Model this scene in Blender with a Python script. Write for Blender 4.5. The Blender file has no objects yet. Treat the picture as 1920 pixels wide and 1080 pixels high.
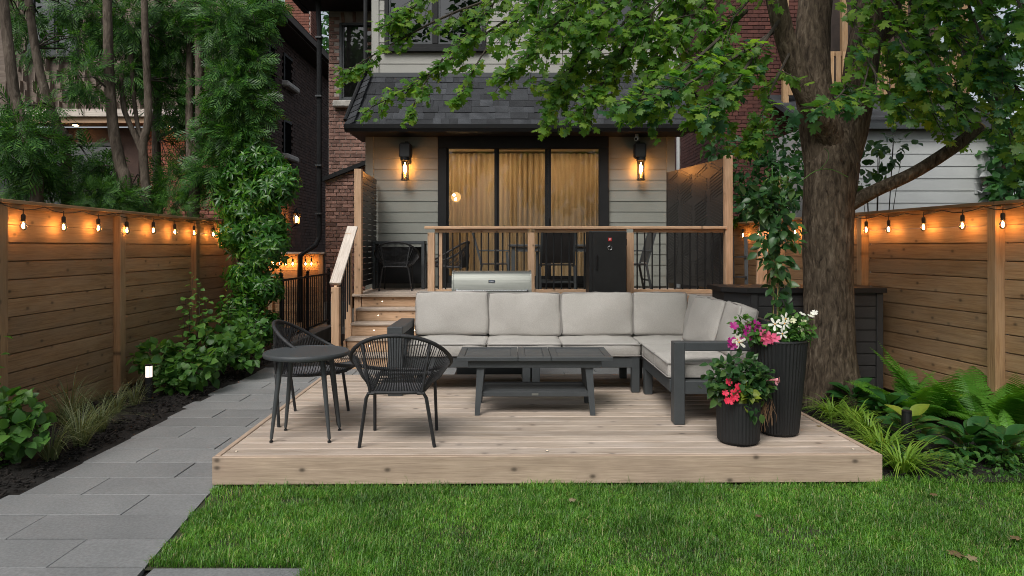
import bpy, math, random
import numpy as np
from mathutils import Vector, Matrix, noise as mnoise

R = math.radians
random.seed(7)
rng = np.random.default_rng(7)
scene = bpy.context.scene
COL = scene.collection

# ------------------------------------------------------------------ camera, world, sun, exposure
EYE, F, CX, HY = 1.565, 1280.0, 960.0, 464.0
cam_data = bpy.data.cameras.new('camera')
cam = bpy.data.objects.new('camera', cam_data)
COL.objects.link(cam)
cam.location = (0, 0, EYE)
cam.rotation_euler = (R(90), 0, 0)
cam_data.lens = 24.0
cam_data.sensor_width = 36.0
cam_data.shift_y = -(540.0 - HY) / 1920.0
cam_data.clip_start = 0.05
cam_data.clip_end = 2000
scene.camera = cam

SUN_EL, SUN_AZ = 50.0, 203.0          # degrees; azimuth clockwise from +Y
world = bpy.data.worlds.new('World')
scene.world = world
world.use_nodes = True
wn = world.node_tree
wn.nodes.clear()
w_out = wn.nodes.new('ShaderNodeOutputWorld')
w_bg = wn.nodes.new('ShaderNodeBackground')
w_sky = wn.nodes.new('ShaderNodeTexSky')
w_sky.sky_type = 'NISHITA'
w_sky.sun_disc = False
w_sky.sun_elevation = R(SUN_EL)
w_sky.sun_rotation = R(SUN_AZ)
w_sky.air_density = 1.0
w_sky.dust_density = 4.0
w_hs = wn.nodes.new('ShaderNodeHueSaturation')
w_hs.inputs['Saturation'].default_value = 0.38
wn.links.new(w_sky.outputs[0], w_hs.inputs['Color'])
wn.links.new(w_hs.outputs[0], w_bg.inputs['Color'])
w_bg.inputs['Strength'].default_value = 0.115
wn.links.new(w_bg.outputs[0], w_out.inputs[0])

sun_d = bpy.data.lights.new('sun', 'SUN')
sun_d.energy = 1.5
sun_d.angle = R(28)
sun_d.color = (1.0, 0.965, 0.92)
sun = bpy.data.objects.new('sun', sun_d)
COL.objects.link(sun)
_sd = Vector((math.sin(R(SUN_AZ)) * math.cos(R(SUN_EL)), math.cos(R(SUN_AZ)) * math.cos(R(SUN_EL)), math.sin(R(SUN_EL))))
sun.rotation_euler = _sd.to_track_quat('Z', 'Y').to_euler()
sun.location = _sd * 30

scene.view_settings.view_transform = 'Standard'
scene.view_settings.look = 'None'
scene.view_settings.gamma = 1.0
scene.view_settings.use_curve_mapping = False
scene.view_settings.exposure = 0.38
scene.render.engine = 'CYCLES'
cy = scene.cycles
cy.use_denoising = True
cy.denoising_prefilter = 'NONE'
scene.render.filter_size = 1.0
cy.filter_width = 1.0
cy.max_bounces = 7
cy.diffuse_bounces = 3
cy.glossy_bounces = 3
cy.transmission_bounces = 5
cy.transparent_max_bounces = 10
cy.sample_clamp_indirect = 4.0
cy.caustics_reflective = False
cy.caustics_refractive = False

def P(px, py, Y):
    """a place in the yard seen at photo pixel (px, py) and standing Y metres away"""
    return Vector(((px - CX) / F * Y, Y, EYE - (py - HY) / F * Y))

# ------------------------------------------------------------------ mesh helpers
class MB:
    def __init__(s):
        s.v, s.f = [], []
    def add(s, vs, fs):
        n = len(s.v)
        s.v.extend([tuple(x) for x in vs])
        s.f.extend([tuple(i + n for i in f) for f in fs])
        return s
    def box(s, c, size, rot=None, bev=0.0):
        a, b, d = size[0] / 2, size[1] / 2, size[2] / 2
        vs, fs = cbox(a, b, d, bev)
        c = Vector(c)
        if rot is not None:
            vs = [rot @ Vector(v) for v in vs]
        return s.add([Vector(v) + c for v in vs], fs)
    def beam(s, p0, p1, w, t, up=(0, 0, 1), bev=0.0):
        p0, p1 = Vector(p0), Vector(p1)
        x = (p1 - p0)
        L = x.length
        x.normalize()
        y = Vector(up).cross(x)
        if y.length < 1e-4:
            y = Vector((0, 1, 0)).cross(x)
        y.normalize()
        z = x.cross(y)
        m = Matrix((x, y, z)).transposed()
        return s.box((p0 + p1) / 2, (L, w, t), m, bev)
    def tube(s, pts, r, n=8, closed=False, caps=True):
        pts = [Vector(p) for p in pts]
        k = len(pts)
        rr = r if hasattr(r, '__len__') else [r] * k
        rings = []
        prev = None
        for i in range(k):
            if closed:
                d = pts[(i + 1) % k] - pts[i - 1]
            else:
                d = pts[min(i + 1, k - 1)] - pts[max(i - 1, 0)]
            d.normalize()
            if prev is None:
                ref = Vector((0, 0, 1)) if abs(d.z) < 0.9 else Vector((1, 0, 0))
                u = ref.cross(d).normalized()
            else:
                u = (prev - d * prev.dot(d)).normalized()
            prev = u
            w = d.cross(u)
            rings.append([pts[i] + (u * math.cos(2 * math.pi * j / n) + w * math.sin(2 * math.pi * j / n)) * rr[i] for j in range(n)])
        vs = [p for ring in rings for p in ring]
        fs = []
        for i in range(k if closed else k - 1):
            a, b = i * n, ((i + 1) % k) * n
            for j in range(n):
                j2 = (j + 1) % n
                fs.append((a + j, a + j2, b + j2, b + j))
        if not closed and caps:
            fs.append(tuple(range(n))[::-1])
            fs.append(tuple((k - 1) * n + j for j in range(n)))
        return s.add(vs, fs)
    def lathe(s, prof, n=24, c=(0, 0, 0), flute=0.0, nf=0):
        c = Vector(c)
        vs, fs = [], []
        for (r, z) in prof:
            for j in range(n):
                a = 2 * math.pi * j / n
                q = r * (1 + (flute * (0.5 + 0.5 * math.cos(nf * a)) if nf else 0))
                vs.append(c + Vector((q * math.cos(a), q * math.sin(a), z)))
        for i in range(len(prof) - 1):
            for j in range(n):
                j2 = (j + 1) % n
                fs.append((i * n + j, i * n + j2, (i + 1) * n + j2, (i + 1) * n + j))
        if prof[0][0] > 1e-4:
            fs.append(tuple(range(n))[::-1])
        if prof[-1][0] > 1e-4:
            fs.append(tuple((len(prof) - 1) * n + j for j in range(n)))
        return s.add(vs, fs)
    def sphere(s, c, r, n=10, m=6, sz=1.0):
        prof = [(max(r * math.sin(math.pi * i / m), 1e-5), -r * sz * math.cos(math.pi * i / m)) for i in range(m + 1)]
        return s.lathe(prof, n, c)
    def prism(s, poly, ext):
        """poly: list of 3-D points (planar), ext: extrusion vector"""
        k = len(poly)
        e = Vector(ext)
        vs = [Vector(p) for p in poly] + [Vector(p) + e for p in poly]
        fs = [tuple(range(k))[::-1], tuple(k + i for i in range(k))]
        for i in range(k):
            j = (i + 1) % k
            fs.append((i, j, k + j, k + i))
        return s.add(vs, fs)

def cbox(a, b, d, e=0.0):
    if e <= 0:
        vs = [(x, y, z) for x in (-a, a) for y in (-b, b) for z in (-d, d)]
        return vs, [(0, 1, 3, 2), (4, 6, 7, 5), (0, 4, 5, 1), (2, 3, 7, 6), (0, 2, 6, 4), (1, 5, 7, 3)]
    e = min(e, a * .45, b * .45, d * .45)
    idx, vs = {}, []
    for sx in (-1, 1):
        for sy in (-1, 1):
            for sz in (-1, 1):
                idx[sx, sy, sz] = len(vs)
                vs += [(sx * a, sy * (b - e), sz * (d - e)), (sx * (a - e), sy * b, sz * (d - e)), (sx * (a - e), sy * (b - e), sz * d)]
    fs = []
    S = (-1, 1)
    for s1 in S:
        fs.append([idx[s1, y, z] for y, z in ((-1, -1), (1, -1), (1, 1), (-1, 1))])
        fs.append([idx[x, s1, z] + 1 for x, z in ((-1, -1), (1, -1), (1, 1), (-1, 1))])
        fs.append([idx[x, y, s1] + 2 for x, y in ((-1, -1), (1, -1), (1, 1), (-1, 1))])
        for s2 in S:
            fs.append([idx[s1, s2, -1], idx[s1, s2, 1], idx[s1, s2, 1] + 1, idx[s1, s2, -1] + 1])
            fs.append([idx[s1, -1, s2], idx[s1, 1, s2], idx[s1, 1, s2] + 2, idx[s1, -1, s2] + 2])
            fs.append([idx[-1, s1, s2] + 1, idx[1, s1, s2] + 1, idx[1, s1, s2] + 2, idx[-1, s1, s2] + 2])
            for s3 in S:
                i = idx[s1, s2, s3]
                fs.append([i, i + 1, i + 2])
    out = []
    for f in fs:
        p = [Vector(vs[i]) for i in f]
        n = (p[1] - p[0]).cross(p[2] - p[0])
        c = sum(p, Vector()) / len(p)
        out.append(tuple(f) if n.dot(c) > 0 else tuple(f[::-1]))
    return vs, out

WM = {}
def _wm(o):
    return WM.get(o.as_pointer(), Matrix.Identity(4))
def put(o, parent):
    COL.objects.link(o)
    if parent is not None:
        o.parent = parent
        o.matrix_parent_inverse = _wm(parent).inverted()
    return o
def mesh_of(mb, mat, smooth=False, name='shape'):
    me = bpy.data.meshes.new(name)
    me.from_pydata([tuple(v) for v in mb.v], [], mb.f)
    if mat: me.materials.append(mat)
    if smooth:
        me.polygons.foreach_set('use_smooth', [True] * len(me.polygons))
    me.update()
    return me
def tag(o, label=None, cat=None, group=None, kind=None):
    if label: o['label'] = label
    if cat: o['category'] = cat
    if group: o['group'] = group
    if kind: o['kind'] = kind
    return o
def obj(name, mb, mat, parent=None, smooth=False, kind=None):
    o = bpy.data.objects.new(name, mesh_of(mb, mat, smooth, name))
    put(o, parent)
    if kind: o['kind'] = kind
    if smooth and smooth != 'all':
        shade_auto(o.data)
    return o
def shade_auto(me, ang=0.6):
    # sharp edges where faces meet at a steep angle
    import bmesh
    bm = bmesh.new(); bm.from_mesh(me)
    for e in bm.edges:
        if len(e.link_faces) == 2:
            e.smooth = e.calc_face_angle(0.0) < ang
    bm.to_mesh(me); bm.free()
def inst(name, me, parent, mat4):
    o = bpy.data.objects.new(name, me)
    put(o, parent)
    o.matrix_basis = mat4
    return o
def root(name, label, cat, loc=(0, 0, 0), rotz=0.0, group=None):
    o = bpy.data.objects.new(name, None)
    o.empty_display_size = 0.1
    COL.objects.link(o)
    o.location = loc
    o.rotation_euler = (0, 0, rotz)
    WM[o.as_pointer()] = Matrix.Translation(Vector(loc)) @ Matrix.Rotation(rotz, 4, 'Z')
    return tag(o, label, cat, group)
def copy_tree(o, parent=None):
    c = o.copy()
    COL.objects.link(c)
    c.parent = parent
    if parent is not None: c.matrix_parent_inverse = o.matrix_parent_inverse.copy()
    for ch in [x for x in KIDS(o)]:
        copy_tree(ch, c)
    return c
def KIDS(o):
    return [x for x in bpy.data.objects if x.parent == o]
_cache = {}
def boxmesh(sx, sy, sz, bev, mat):
    k = (round(sx, 3), round(sy, 3), round(sz, 3), bev, mat.name)
    if k not in _cache:
        _cache[k] = mesh_of(MB().box((0, 0, 0), (sx, sy, sz), None, bev), mat, name='piece')
    return _cache[k]
def board(name, p0, p1, wdir, w, t, mat, parent, bev=0.003):
    """a board from p0 to p1 (centre line), w wide along wdir, t thick; grain runs along its local X"""
    p0, p1 = Vector(p0), Vector(p1)
    x = p1 - p0
    L = x.length
    x.normalize()
    y = Vector(wdir)
    y = (y - x * y.dot(x)).normalized()
    z = x.cross(y)
    m = Matrix((x, y, z)).transposed().to_4x4()
    m.translation = (p0 + p1) / 2
    return inst(name, boxmesh(L, w, t, bev, mat), parent, m)

def np_obj(name, V, Fc, mat, parent=None, smooth=False, kind=None):
    V = np.asarray(V, dtype=np.float32)
    Fc = np.asarray(Fc, dtype=np.int32)
    me = bpy.data.meshes.new(name)
    me.vertices.add(len(V))
    me.vertices.foreach_set('co', V.ravel())
    k = Fc.shape[1]
    me.loops.add(Fc.size)
    me.loops.foreach_set('vertex_index', Fc.ravel())
    me.polygons.add(len(Fc))
    me.polygons.foreach_set('loop_start', np.arange(0, Fc.size, k, dtype=np.int32))
    me.polygons.foreach_set('loop_total', np.full(len(Fc), k, dtype=np.int32))
    if smooth:
        me.polygons.foreach_set('use_smooth', np.ones(len(Fc), dtype=bool))
    if mat: me.materials.append(mat)
    me.update(calc_edges=True)
    me.validate()
    o = bpy.data.objects.new(name, me)
    put(o, parent)
    if kind: o['kind'] = kind
    return o
def nrm(a):
    return a / np.maximum(np.linalg.norm(a, axis=-1, keepdims=True), 1e-9)
def frames(d, n):
    ey = nrm(np.asarray(d, float))
    ex = nrm(np.cross(ey, n))
    ez = np.cross(ex, ey)
    return ex, ey, ez
def scatter(tpl, pos, d, n, s):
    tv, tf = tpl
    pos = np.asarray(pos, float)
    ex, ey, ez = frames(d, n)
    s = np.asarray(s, float)[:, None, None]
    V = pos[:, None, :] + s * (tv[None, :, 0:1] * ex[:, None, :] + tv[None, :, 1:2] * ey[:, None, :] + tv[None, :, 2:3] * ez[:, None, :])
    k, m = len(pos), len(tv)
    Fc = (tf[None, :, :] + (np.arange(k) * m)[:, None, None]).reshape(-1, tf.shape[1])
    return V.reshape(-1, 3), Fc
def merge(parts):
    Vs, Fs, n = [], [], 0
    for V, Fc in parts:
        Vs.append(V); Fs.append(Fc + n); n += len(V)
    return np.concatenate(Vs), np.concatenate(Fs)

# leaf shapes: tip along +Y, face up +Z, unit length
def leaf_tpl(ws, fold=0.25, droop=0.2, ts=None):
    n = len(ws)
    ts = ts if ts is not None else [(i + 1) / (n + 1) for i in range(n)]
    v = [(0, 0, 0)]
    for t, w in zip(ts, ws):
        z = -droop * t * t
        v += [(-w, t, z + fold * w), (0, t, z), (w, t, z + fold * w)]
    v.append((0, 1, -droop))
    f = [(0, 2, 1), (0, 3, 2)]
    for i in range(n - 1):
        a, b = 1 + 3 * i, 4 + 3 * i
        f += [(a, a + 1, b + 1), (a, b + 1, b), (a + 1, a + 2, b + 2), (a + 1, b + 2, b + 1)]
    a = 1 + 3 * (n - 1)
    f += [(a, a + 1, len(v) - 1), (a + 1, a + 2, len(v) - 1)]
    return np.array(v, float), np.array(f, np.int32)
def maple_tpl():
    h = [(0, 0), (.10, -.03), (.24, -.07), (.47, .04), (.36, .15), (.27, .26), (.46, .36), (.60, .42), (.56, .53), (.60, .66), (.42, .62), (.22, .57), (.30, .70), (.24, .86), (.11, .84), (0, 1.06)]
    out = [(x, y) for x, y in h] + [(-x, y) for x, y in h[1:-1]][::-1]
    v = [(0, .36, 0)] + [(x, y, -.16 * abs(x) - .22 * (y - .3) ** 2) for x, y in out]
    k = len(out)
    f = [(0, 1 + i, 1 + (i + 1) % k) for i in range(k)]
    f = [(a, c, b) if False else (a, b, c) for a, b, c in f]
    v += [(.012, -.02, 0), (-.012, -.02, 0), (0, -.55, -.05)]
    f.append((k + 1, k + 2, k + 3))
    return np.array(v, float), np.array(f, np.int32)
MAPLE = maple_tpl()
OVATE = leaf_tpl([.22, .31, .27, .15], .3, .22)
ROUND = leaf_tpl([.33, .42, .36, .2], .25, .2)
LANCE = leaf_tpl([.10, .15, .13, .07], .3, .3)
def thuja_tpl():
    v, f = [], []
    def quad(p, q, w):
        p, q = Vector(p), Vector(q)
        d = (q - p)
        s = Vector((d.y, -d.x, 0)).normalized() * w
        m = p + d * .55
        n = len(v)
        v.extend([tuple(p), tuple(m + s), tuple(q), tuple(m - s)])
        f.extend([(n, n + 1, n + 2), (n, n + 2, n + 3)])
    r = random.Random(3)
    quad((0, 0, 0), (0, 1, -.22), .03)
    for i in range(6):
        t = .06 + .80 * i / 5
        L = .40 * math.sin(math.pi * (.26 + .66 * t)) + .06
        for s in (-1, 1):
            t2 = t + (.06 if s > 0 else 0)
            b = Vector((0, t2, -.22 * t2 * t2))
            d = Vector((s * .66, .75, -.14 + r.uniform(-.14, .08))).normalized()
            e = b + d * L
            quad(b, e, .036)
            c = b + d * L * .45
            dd = Vector((d.x * .55 + s * .35, d.y * .8 + .25, d.z)).normalized()
            quad(c, c + dd * L * .5, .026)
    return np.array(v, float), np.array(f, np.int32)
THUJA = thuja_tpl()
# ------------------------------------------------------------------ materials (all procedural)
def newmat(name):
    m = bpy.data.materials.new(name)
    m.use_nodes = True
    nt = m.node_tree
    nt.nodes.clear()
    out = nt.nodes.new('ShaderNodeOutputMaterial')
    b = nt.nodes.new('ShaderNodeBsdfPrincipled')
    nt.links.new(b.outputs[0], out.inputs[0])
    return m, nt, out, b
def ramp(nt, fac, stops):
    r = nt.nodes.new('ShaderNodeValToRGB')
    e = r.color_ramp.elements
    while len(e) < len(stops): e.new(0.5)
    for i, (p, c) in enumerate(stops):
        e[i].position = p
        e[i].color = (*c, 1) if len(c) == 3 else c
    nt.links.new(fac, r.inputs[0])
    return r.outputs[0]
def mathn(nt, op, a, b=None):
    n = nt.nodes.new('ShaderNodeMath')
    n.operation = op
    for i, x in enumerate((a, b)):
        if x is None: continue
        if isinstance(x, (int, float)): n.inputs[i].default_value = x
        else: nt.links.new(x, n.inputs[i])
    return n.outputs[0]
def mixc(nt, typ, fac, a, b):
    n = nt.nodes.new('ShaderNodeMix')
    n.data_type = 'RGBA'
    n.blend_type = typ
    for s, x in ((n.inputs[0], fac), (n.inputs[6], a), (n.inputs[7], b)):
        if isinstance(x, (int, float)): s.default_value = x
        elif isinstance(x, (tuple, list)): s.default_value = (*x[:3], 1)
        else: nt.links.new(x, s)
    return n.outputs[2]
def coords(nt, stretch=(1, 1, 1), rnd=True, kind='Object'):
    tc = nt.nodes.new('ShaderNodeTexCoord')
    mp = nt.nodes.new('ShaderNodeMapping')
    mp.inputs['Scale'].default_value = stretch
    nt.links.new(tc.outputs[kind], mp.inputs['Vector'])
    if rnd:
        oi = nt.nodes.new('ShaderNodeObjectInfo')
        k = mathn(nt, 'MULTIPLY', oi.outputs['Random'], 57.0)
        cb = nt.nodes.new('ShaderNodeCombineXYZ')
        for i in range(3): nt.links.new(k, cb.inputs[i])
        nt.links.new(cb.outputs[0], mp.inputs['Location'])
    return mp.outputs[0]
def noise_n(nt, vec, scale, detail=5, rough=.55, dist=0.0):
    n = nt.nodes.new('ShaderNodeTexNoise')
    n.inputs['Scale'].default_value = scale
    n.inputs['Detail'].default_value = detail
    n.inputs['Roughness'].default_value = rough
    n.inputs['Distortion'].default_value = dist
    nt.links.new(vec, n.inputs['Vector'])
    return n.outputs[0]
def bump(nt, b, h, strength, dist=.01):
    n = nt.nodes.new('ShaderNodeBump')
    n.inputs['Strength'].default_value = strength
    n.inputs['Distance'].default_value = dist
    nt.links.new(h, n.inputs['Height'])
    nt.links.new(n.outputs[0], b.inputs['Normal'])
def objrand(nt, island=False):
    if island:
        return nt.nodes.new('ShaderNodeNewGeometry').outputs['Random Per Island']
    return nt.nodes.new('ShaderNodeObjectInfo').outputs['Random']
def pbr(name, c1, c2=None, scale=6, stretch=(1, 1, 1), rough=.6, metal=0, bmp=.15, bscale=None, rand=0.0, island=0.0, lo=.35, hi=.65, spec=.5, detail=6, coat=0, fine=0.0):
    m, nt, out, b = newmat(name)
    vec = coords(nt, stretch)
    n = noise_n(nt, vec, scale, detail)
    col = ramp(nt, n, [(lo, c1), (hi, c2 or c1)])
    for amt, isl in ((rand, False), (island, True)):
        if amt:
            k = mathn(nt, 'ADD', mathn(nt, 'MULTIPLY', objrand(nt, isl), 2 * amt), 1 - amt)
            cb = nt.nodes.new('ShaderNodeCombineColor')
            for i in range(3): nt.links.new(k, cb.inputs[i])
            col = mixc(nt, 'MULTIPLY', 1.0, col, cb.outputs[0])
    if fine:
        f = noise_n(nt, vec, scale * 40, 2)
        col = mixc(nt, 'MULTIPLY', fine, col, ramp(nt, f, [(.3, (.35, .35, .35)), (.7, (1.3, 1.3, 1.3))]))
    nt.links.new(col, b.inputs['Base Color'])
    b.inputs['Roughness'].default_value = rough
    b.inputs['Metallic'].default_value = metal
    b.inputs['Specular IOR Level'].default_value = spec
    b.inputs['Coat Weight'].default_value = coat
    if bmp:
        bump(nt, b, noise_n(nt, vec, bscale or scale * 6, 4), bmp)
    return m
def wood(name, base, dark, light, rough=.7, knots=.8, rand=.22, wear=0.0, wearc=(.5, .5, .5), grain=1.0, kscale=1.0):
    m, nt, out, b = newmat(name)
    vec = coords(nt, (1, 1, 1))
    def st(sx, sy, sz):
        mp = nt.nodes.new('ShaderNodeMapping')
        mp.inputs['Scale'].default_value = (sx, sy, sz)
        nt.links.new(vec, mp.inputs['Vector'])
        return mp.outputs[0]
    g = noise_n(nt, st(.9, 16, 16), 2.2 * grain, 7, .6, 1.2)
    fine = noise_n(nt, st(3, 90, 90), 2.0, 4)
    blot = noise_n(nt, st(1.6, 3, 3), 1.3, 4)
    col = ramp(nt, g, [(.25, dark), (.5, base), (.78, light)])
    col = mixc(nt, 'MULTIPLY', .5, col, ramp(nt, fine, [(.3, (.6, .58, .55)), (.65, (1.1, 1.1, 1.1))]))
    col = mixc(nt, 'MULTIPLY', .6, col, ramp(nt, blot, [(.3, (.72, .70, .68)), (.7, (1.15, 1.13, 1.1))]))
    if knots:
        vo = nt.nodes.new('ShaderNodeTexVoronoi')
        vo.voronoi_dimensions = '2D'
        vo.inputs['Scale'].default_value = 2.1 * kscale
        nt.links.new(st(1.7, 2.5, 2.5), vo.inputs['Vector'])
        mask = ramp(nt, vo.outputs['Distance'], [(.028, (1, 1, 1)), (.06, (.65, .65, .65)), (.10, (.14, .14, .14)), (.20, (0, 0, 0))])
        # only some cells carry a knot
        sep = nt.nodes.new('ShaderNodeSeparateColor')
        nt.links.new(vo.outputs['Color'], sep.inputs[0])
        pick = mathn(nt, 'GREATER_THAN', sep.outputs[0], .55)
        mk = nt.nodes.new('ShaderNodeRGBToBW')
        nt.links.new(mask, mk.inputs[0])
        col = mixc(nt, 'MIX', mathn(nt, 'MULTIPLY', mathn(nt, 'MULTIPLY', mk.outputs[0], pick), knots), col, tuple(x * .32 for x in dark))
    if wear:
        wn_ = noise_n(nt, st(1.2, 4, 4), 1.6, 6, .65)
        col = mixc(nt, 'MIX', mathn(nt, 'MULTIPLY', ramp(nt, wn_, [(.4, (0, 0, 0)), (.65, (1, 1, 1))]), wear), col, wearc)
    k = mathn(nt, 'ADD', mathn(nt, 'MULTIPLY', objrand(nt), 2 * rand), 1 - rand)
    cb = nt.nodes.new('ShaderNodeCombineColor')
    for i in range(3): nt.links.new(k, cb.inputs[i])
    col = mixc(nt, 'MULTIPLY', 1.0, col, cb.outputs[0])
    nt.links.new(col, b.inputs['Base Color'])
    b.inputs['Roughness'].default_value = rough
    b.inputs['Specular IOR Level'].default_value = .4
    bump(nt, b, mathn(nt, 'ADD', g, mathn(nt, 'MULTIPLY', fine, .5)), .28, .006)
    return m
def leafmat(name, c1, c2, c3=None, trans=.35, rough=.45, island=True, spec=.4):
    m, nt, out, b = newmat(name)
    r = objrand(nt, island)
    col = ramp(nt, r, [(0.0, c1), (.6, c2), (1.0, c3 or c2)])
    tc = coords(nt, (1, 1, 1), False)
    n = noise_n(nt, tc, 3.0, 3)
    col = mixc(nt, 'MULTIPLY', .6, col, ramp(nt, n, [(.3, (.65, .7, .65)), (.7, (1.2, 1.2, 1.1))]))
    nt.links.new(col, b.inputs['Base Color'])
    b.inputs['Roughness'].default_value = rough
    b.inputs['Specular IOR Level'].default_value = spec
    t = nt.nodes.new('ShaderNodeBsdfTranslucent')
    tcx = mixc(nt, 'MULTIPLY', 1.0, col, (1.6, 1.55, .7))
    nt.links.new(tcx, t.inputs['Color'])
    mx = nt.nodes.new('ShaderNodeMixShader')
    mx.inputs[0].default_value = trans
    nt.links.new(b.outputs[0], mx.inputs[1])
    nt.links.new(t.outputs[0], mx.inputs[2])
    nt.links.new(mx.outputs[0], out.inputs[0])
    return m
def emit(name, col, s):
    m, nt, out, b = newmat(name)
    nt.nodes.remove(b)
    e = nt.nodes.new('ShaderNodeEmission')
    e.inputs[0].default_value = (*col, 1)
    e.inputs[1].default_value = s
    nt.links.new(e.outputs[0], out.inputs[0])
    return m
def glassmat(name, tint=(1, 1, 1), refl=1.0, rough=.0, haze=0.0):
    m, nt, out, b = newmat(name)
    nt.nodes.remove(b)
    tr = nt.nodes.new('ShaderNodeBsdfTransparent')
    tr.inputs[0].default_value = (*tint, 1)
    gl = nt.nodes.new('ShaderNodeBsdfGlossy')
    gl.inputs['Roughness'].default_value = rough
    fr = nt.nodes.new('ShaderNodeFresnel')
    fr.inputs[0].default_value = 1.5
    mx = nt.nodes.new('ShaderNodeMixShader')
    nt.links.new(mathn(nt, 'MINIMUM', mathn(nt, 'MULTIPLY', fr.outputs[0], refl), 1.0), mx.inputs[0])
    nt.links.new(tr.outputs[0], mx.inputs[1])
    nt.links.new(gl.outputs[0], mx.inputs[2])
    nt.links.new(mx.outputs[0], out.inputs[0])
    return m
def barkmat(name, c1, c2, c3, vs=1.0, bmp=.9):
    m, nt, out, b = newmat(name)
    vec = coords(nt, (9 * vs, 9 * vs, 2.6 * vs), True)
    n1 = noise_n(nt, vec, 2.2, 8, .62, .6)
    vec2 = coords(nt, (1, 1, .6), True)
    n2 = noise_n(nt, vec2, 2.6, 5)
    col = ramp(nt, n1, [(.28, c1), (.52, c2), (.78, c3)])
    col = mixc(nt, 'MULTIPLY', .75, col, ramp(nt, n2, [(.3, (.5, .48, .45)), (.7, (1.3, 1.27, 1.2))]))
    nt.links.new(col, b.inputs['Base Color'])
    b.inputs['Roughness'].default_value = .9
    b.inputs['Specular IOR Level'].default_value = .15
    bump(nt, b, n1, bmp, .03)
    return m

m_deck = wood('deck_cedar', (.435, .358, .29), (.285, .225, .172), (.53, .455, .38), knots=.9, rand=.17, wear=.5, wearc=(.52, .45, .395), kscale=.9)
m_fascia = wood('fascia_cedar', (.46, .355, .272), (.38, .285, .212), (.52, .405, .315), knots=1.0, rand=.04, kscale=1.0, grain=.7)
m_rail = wood('rail_cedar', (.58, .385, .245), (.46, .28, .165), (.66, .46, .31), knots=.9, rand=.08, kscale=1.3)
m_fence = wood('fence_cedar', (.375, .232, .118), (.23, .135, .066), (.46, .305, .165), knots=.85, rand=.22, wear=.35, wearc=(.38, .285, .19))
m_cap = wood('cap_board', (.62, .56, .50), (.45, .38, .32), (.72, .67, .61), knots=.7, rand=.05)
m_paver = pbr('paver_stone', (.178, .186, .188), (.225, .232, .232), scale=1.6, rough=.72, bmp=.15, bscale=160, rand=.09, fine=.3)
m_soil = pbr('mulch_soil', (.005, .004, .0035), (.013, .010, .008), scale=14, rough=.95, bmp=.6, bscale=60)
m_chip = pbr('mulch_chip', (.004, .0035, .003), (.018, .0135, .011), scale=9, rough=.95, island=.6)
m_turf = pbr('turf_soil', (.022, .032, .012), (.05, .05, .025), scale=9, rough=.95, bmp=.4)
m_conc = pbr('concrete', (.20, .20, .19), (.29, .285, .27), scale=5, rough=.9, bmp=.2)
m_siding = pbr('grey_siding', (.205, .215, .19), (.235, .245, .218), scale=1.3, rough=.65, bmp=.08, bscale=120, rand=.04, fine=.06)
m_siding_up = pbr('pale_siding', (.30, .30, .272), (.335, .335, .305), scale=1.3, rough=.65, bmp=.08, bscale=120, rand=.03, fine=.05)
m_white = pbr('white_siding', (.44, .46, .46), (.50, .52, .515), scale=1.5, rough=.6, bmp=.08, rand=.03)
m_black = pbr('black_frame', (.010, .011, .012), (.014, .015, .016), scale=4, rough=.6, bmp=.05, spec=.25)
m_metal_dark = pbr('charcoal_aluminium', (.045, .052, .056), (.056, .063, .067), scale=5, rough=.5, bmp=.12, bscale=300, rand=.04, fine=.15)
m_rope = pbr('black_rope', (.012, .013, .015), (.022, .023, .025), scale=20, rough=.6, bmp=.3, island=.3)
m_seatweave = pbr('charcoal_weave', (.10, .10, .11), (.15, .15, .16), scale=20, rough=.7, bmp=.3)
m_shingle = pbr('roof_shingle', (.026, .029, .033), (.046, .05, .056), scale=3, rough=.95, bmp=.6, bscale=130, rand=.45, fine=.6)
m_cedarsh = wood('cedar_shingle', (.22, .18, .15), (.13, .10, .085), (.31, .26, .22), knots=0, rand=.22, rough=.85)
m_brick = pbr('red_brown_brick', (.18, .10, .078), (.37, .215, .17), scale=5, rough=.9, bmp=.5, bscale=40, rand=.38, fine=.35)
m_brick_s = pbr('red_brown_brick_mass', (.085, .042, .033), (.13, .062, .046), scale=5, rough=.9, bmp=.5, bscale=40, island=.3)
m_brick_d = pbr('dark_brown_brick', (.050, .030, .024), (.075, .044, .034), scale=5, rough=.9, bmp=.4, bscale=40, island=.25)
m_brick_r = pbr('red_brick', (.19, .07, .045), (.28, .11, .075), scale=5, rough=.9, bmp=.4, bscale=40, rand=.25, fine=.3)
m_brick_e = pbr('deep_red_brick', (.075, .025, .02), (.11, .04, .03), scale=5, rough=.9, bmp=.4, bscale=40, rand=.25, island=.15)
m_mortar = pbr('mortar', (.30, .26, .225), (.42, .37, .33), scale=9, rough=.95, bmp=.3)
m_mortar_d = pbr('mortar_dark', (.03, .022, .018), (.045, .032, .026), scale=9, rough=.95, bmp=.3)
m_stone = pbr('stone_sill', (.36, .34, .31), (.52, .50, .46), scale=7, rough=.85, bmp=.5, bscale=18)
m_cushion = pbr('cushion_fabric', (.395, .378, .35), (.44, .422, .393), scale=3, rough=.9, bmp=.35, bscale=260, rand=.03, fine=.12, spec=.2)
m_piping = pbr('cushion_piping', (.24, .23, .215), (.28, .265, .25), scale=6, rough=.9, bmp=.2)
m_planter = pbr('planter_resin', (.008, .009, .010), (.012, .013, .014), scale=6, rough=.6, bmp=.1)
m_steel = pbr('brushed_steel', (.24, .25, .23), (.30, .31, .285), scale=5, stretch=(.3, 12, 12), rough=.55, metal=1, bmp=.06)
m_chrome = pbr('chrome', (.7, .7, .7), (.75, .75, .75), scale=5, rough=.15, metal=1, bmp=0)
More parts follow.
